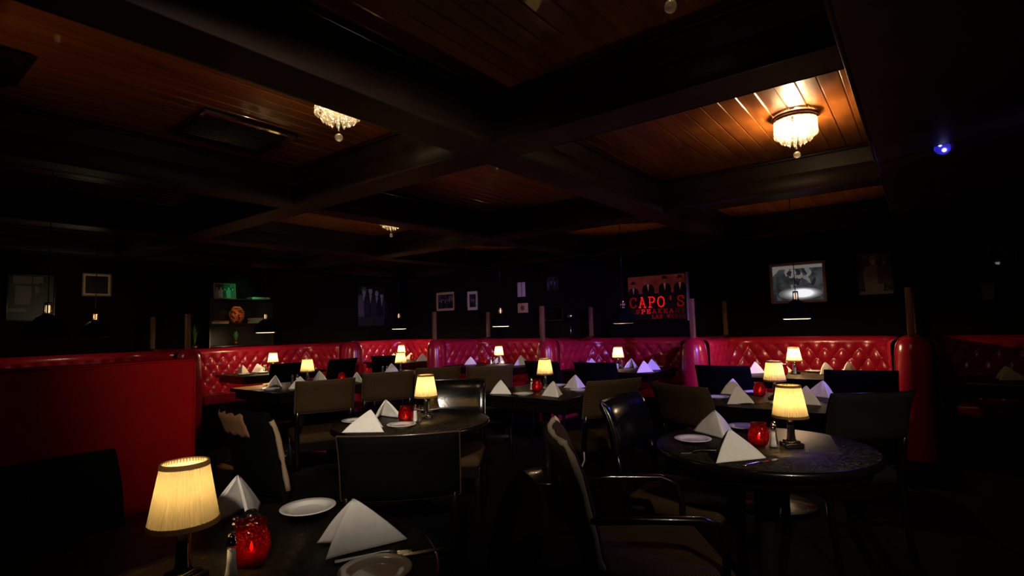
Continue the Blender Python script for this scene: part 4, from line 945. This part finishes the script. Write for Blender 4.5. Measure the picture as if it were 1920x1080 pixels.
m = mat('sign_red', (0.12, 0.02, 0.012), 0.4, emit=(1, 0.15, 0.1), estr=0.0, coat=0.3); v = coords(m); f, c = noise_col(m, v, 6, [(0.3, (0.022, 0.002, 0.001)), (0.7, (0.06, 0.008, 0.004))]); LK(m, c, m.node_tree.nodes['Principled BSDF'].inputs['Emission Color']); m.node_tree.nodes['Principled BSDF'].inputs['Emission Strength'].default_value = 0.9
mat('sign_black', (0.008, 0.006, 0.006), 0.4); mat('sign_skin', (0.2, 0.06, 0.03), 0.5, emit=(0.5, 0.08, 0.04), estr=0.05); mat('sign_shirt', (0.4, 0.2, 0.12), 0.5, emit=(0.8, 0.25, 0.14), estr=0.09); mat('sign_edge', (0.5, 0.45, 0.42), 0.4)
t, w_, h_ = on_wall('lettered_sign', 'dark red glowing sign with four suited men and red lettering', 'sign', 'right', 3.61, 2.695, 1.368, 2.045, group=None)
mb = MB(); mb.cur = 1; mb.box(-w_ / 2, w_ / 2, -0.05, 0, -h_ / 2, h_ / 2); y = -0.0505
rect(mb, -w_ / 2 + .012, w_ / 2 - .012, 0.06, h_ / 2 - .012, y, 0)
for k, x in enumerate((-0.36, -0.12, 0.14, 0.37)):
    man(mb, x, -0.10 - 0.02 * (k == 0), 0.42 if k else 0.38, y - .0015, 1, 2, k != 1, 3)
rect(mb, -w_ / 2 + .01, w_ / 2 - .01, -h_ / 2 + .01, -0.01, y - .004, 1)
mb.build('board', ['sign_red', 'sign_black', 'sign_skin', 'sign_shirt'], t)
MB().box(w_ / 2, w_ / 2 + 0.028, -0.052, 0, -h_ / 2 - 0.02, h_ / 2 + 0.01).build('side_edge', 'sign_edge', t)
def word(txt, x0, x1, z, h, th, mats_):
    n = len(txt); pitch = (x1 - x0) / n
    for i, ch in enumerate(txt):
        if ch == ' ': continue
        lw = pitch * (0.72 if ch != "'" else 0.5)
        letter(ch, lw, h, th).build('letter', mats_[min(i, len(mats_) - 1)], t, loc=(x0 + i * pitch + (pitch - lw) / 2, y - .005, z))
word("CAPO'S", -0.445, 0.445, -0.145, 0.150, 0.019, ['sign_letter_dim', 'sign_letter', 'sign_letter', 'sign_letter', 'sign_letter_dim', 'sign_letter_dim'])
word('SPEAKEASY', -0.345, 0.445, -0.236, 0.056, 0.010, ['sign_letter_dim', 'sign_letter', 'sign_letter', 'sign_letter_dim', 'sign_letter_dim', 'sign_letter_dim', 'sign_letter_dim', 'sign_letter_faint'])
word('LAS VEGAS', -0.085, 0.445, -0.315, 0.050, 0.009, ['sign_letter_dim', 'sign_letter_dim', 'sign_letter_dim', 'sign_letter_dim', 'sign_letter_dim', 'sign_letter_faint'])

# little things on the right wall
t, w_, h_ = on_wall('open_book', 'open book with two cream pages propped on the right wall', 'book', 'right', 5.77, 5.605, 1.85, 2.11, group=None)
for s_ in (-1, 1): MB().rbox(s_ * 0.045 - 0.036, s_ * 0.045 + 0.036, -0.03, -0.004, -h_ / 2, h_ / 2, 0.004, 2).build('page_block', 'mat_board', t)
MB().box(-w_ / 2, w_ / 2, -0.006, 0, -h_ / 2 - .003, h_ / 2 + .003).build('cover', 'frame_black', t)
t, w_, h_ = on_wall('square_plaque', 'small square orange brown plaque below the open book', 'plaque', 'right', 5.775, 5.558, 1.562, 1.735, group=None)
MB().rbox(-w_ / 2, w_ / 2, -0.025, 0, -h_ / 2, h_ / 2, 0.004, 2).build('board', 'mat_tan', t)
e = MB(); e.lathe([(0.001, 0.006), (0.03, 0.004), (0.045, 0.0)], 20, mtx=Matrix.Translation((0, -0.025, 0)) @ Matrix.Rotation(R(90), 4, 'X')); e.build('emblem', 'post_wood', t)
t, w_, h_ = on_wall('wall_shelf', 'small dark wall shelf between the centre divider posts', 'shelf', 'right', 5.20, 4.74, 1.40, 1.69, off=0.0, group=None)
MB().box(-w_ / 2, w_ / 2, -0.16, 0, -0.145, -0.125).build('board', 'shelf_wood', t); MB().box(-w_ / 2, w_ / 2, -0.16, 0, 0.085, 0.10).build('board', 'shelf_wood', t)
MB().box(-w_ / 2, -w_ / 2 + 0.015, -0.16, 0, -0.125, 0.085).build('side', 'shelf_wood', t); MB().box(w_ / 2 - 0.015, w_ / 2, -0.16, 0, -0.125, 0.085).build('side', 'shelf_wood', t)
t = thing('bottle', 'small glinting bottle on the little wall shelf', 'bottle', (7.60, 5.15, 1.4205))
MB().lathe([(0.001, 0.0), (0.028, 0.0), (0.030, 0.01), (0.030, 0.10), (0.012, 0.13), (0.011, 0.17)], 18).build('glass_body', 'clear_glass', t); MB().lathe([(0.013, 0.165), (0.013, 0.185), (0.001, 0.188)], 14).build('cap', 'chrome', t)
t = thing('goblet', 'small grey goblet right of the little wall shelf, on the booth ledge', 'goblet', (7.58, 4.62, 1.10))
MB().lathe([(0.001, 0.0), (0.035, 0.0), (0.008, 0.02), (0.007, 0.32), (0.045, 0.33), (0.055, 0.36), (0.055, 0.42), (0.050, 0.42), (0.045, 0.345), (0.001, 0.34)], 18).build('cup', 'steel', t)

# ------------------------------------------------------------------ green lit wall shelves on the left wall
t = thing('wall_shelves', 'wall shelves lit green on the left wall', 'shelves', (4.17, YW, 0))
DX0, DX1, DD = -0.50, 0.52, 0.26
MB().box(DX0, DX1, -0.015, -0.001, 1.12, 1.90).build('back_panel', 'shelf_wood', t)
for x in (DX0, DX1 - 0.02): MB().box(x, x + 0.02, -DD, -0.015, 1.12, 1.86).build('side', 'shelf_wood', t)
for z in (1.12, 1.465, 1.86): MB().rbox(DX0 if z > 1.8 else DX0 + 0.02, DX1 if z > 1.8 else DX1 - 0.02, -DD - 0.005, -0.015, z, z + 0.022, 0.003, 2).build('shelf', 'shelf_wood', t)
SH1, SH2 = 1.882, 1.487
t = thing('framed_photograph', 'green lit framed photograph standing on the top wall shelf', 'picture', (3.94, YW - 0.14, SH1 + 0.125))
t.rotation_euler.x = R(-7); frame_part(t, 0.34, 0.25, 0.02, 'frame_gold', 0.02)
mat('photo_white', (0.7, 0.7, 0.68), 0.5)
mb = MB(); mb.cur = 5; mb.box(-0.15, 0.15, -0.01, -0.003, -0.105, 0.105)
for k in range(5): man(mb, -0.12 + 0.06 * k, -0.105, 0.16 + 0.02 * (k % 2), -0.0112 - .001 * k, [3, 4, 1, 3, 2][k], 4, k % 2 == 0)
mb.build('photo_print', PH, t)
def book(x, y, z, lx, ly, h, m_, rz, label, grp=None):
    o = MB().rbox(-lx / 2, lx / 2, -ly / 2, ly / 2, 0, h, 0.003, 2)
    t = thing('book', label, 'book', (x, y, z), rz, grp)
    MB().box(-lx / 2 + .004, lx / 2 - .004, -ly / 2 + .004, ly / 2 - .002, 0.003, h - .003).build('page_block', 'mat_board', t)
    c = MB(); c.box(-lx / 2, lx / 2, -ly / 2, ly / 2, 0, 0.003); c.box(-lx / 2, lx / 2, -ly / 2, ly / 2, h - 0.003, h); c.box(-lx / 2, lx / 2, -ly / 2, -ly / 2 + 0.003, 0.003, h - .003)
    c.build('cover', m_, t); return t
for nm, cl in (('cover_green', (0.15, 0.6, 0.3)), ('cover_red', (0.5, 0.05, 0.02)), ('cover_tan', (0.45, 0.35, 0.2)), ('cover_pale', (0.3, 0.75, 0.45))): mat(nm, cl, 0.5)
book(4.48, YW - 0.15, SH1, 0.30, 0.2, 0.036, 'cover_pale', 0.0, 'bright green lit book lying flat on the top wall shelf')
book(3.84, YW - 0.15, SH2, 0.25, 0.19, 0.024, 'cover_green', 0.0, 'green lit book under the red one on the middle shelf'); book(3.85, YW - 0.15, SH2 + 0.024, 0.24, 0.18, 0.022, 'cover_red', 0.0, 'red book lying on top of the green one on the middle shelf')
book(4.48, YW - 0.15, SH2, 0.26, 0.19, 0.030, 'cover_tan', 0.03, 'lowest of three stacked books on the middle shelf', 'stacked books'); book(4.48, YW - 0.15, SH2 + 0.030, 0.25, 0.18, 0.030, 'cover_green', -0.03, 'middle of three stacked books on the middle shelf', 'stacked books'); book(4.47, YW - 0.15, SH2 + 0.060, 0.25, 0.18, 0.028, 'cover_tan', 0.02, 'topmost of three stacked books on the middle shelf', 'stacked books')
m = mat('vase_glaze', (0.4, 0.08, 0.03), 0.3, coat=0.5); v = coords(m); f, c = noise_col(m, v, 26, [(0.42, (0.06, 0.01, 0.006)), (0.5, (0.55, 0.13, 0.03)), (0.62, (0.50, 0.34, 0.10))], 3, 0.5, 1.0); set_base(m, c)
t = thing('vase', 'round orange patterned vase in the middle of the wall shelves', 'vase', (4.13, YW - 0.15, SH2))
MB().lathe([(0.001, 0), (0.06, 0), (0.085, 0.04), (0.118, 0.12), (0.112, 0.19), (0.075, 0.245), (0.06, 0.26), (0.065, 0.275), (0.05, 0.27), (0.001, 0.2)], 36).build('body', 'vase_glaze', t)
mat('leaf', (0.10, 0.30, 0.08), 0.6)
def plant(x, y, z, h, label, pot=True):
    t = thing('potted_plant', label, 'plant', (x, y, z)); rr = random.Random(int(x * 100)); mb = MB()
    MB().lathe([(0.001, 0), (0.035, 0), (0.05, 0.07), (0.045, 0.07), (0.001, 0.055)], 18).build('pot', 'bronze', t)
    for k in range(16):
        a = rr.uniform(0, 2 * pi); rad = rr.uniform(0.02, 0.075); hz = h * rr.uniform(0.55, 1.0); p = Vector((cos(a), sin(a), 0)); q = Vector((-p.y, p.x, 0)) * 0.013
        b0 = Vector((0, 0, 0.06)); m1 = p * rad * 0.5 + Vector((0, 0, 0.06 + hz * 0.6)); tip = p * rad + Vector((0, 0, 0.06 + hz * 0.8))
        mb.add([b0 - q * 0.3, b0 + q * 0.3, m1 + q, tip, m1 - q], [(0, 1, 2, 4), (4, 2, 3)], True)
    mb.build('leaves', 'leaf', t, solid=0.001)
plant(4.12, YW - 0.15, 1.142, 0.22, 'dim green plant on the lowest wall shelf')
plant(3.50, YW - 0.16, 1.10, 0.42, 'dim green plant on the ledge left of the wall shelves')
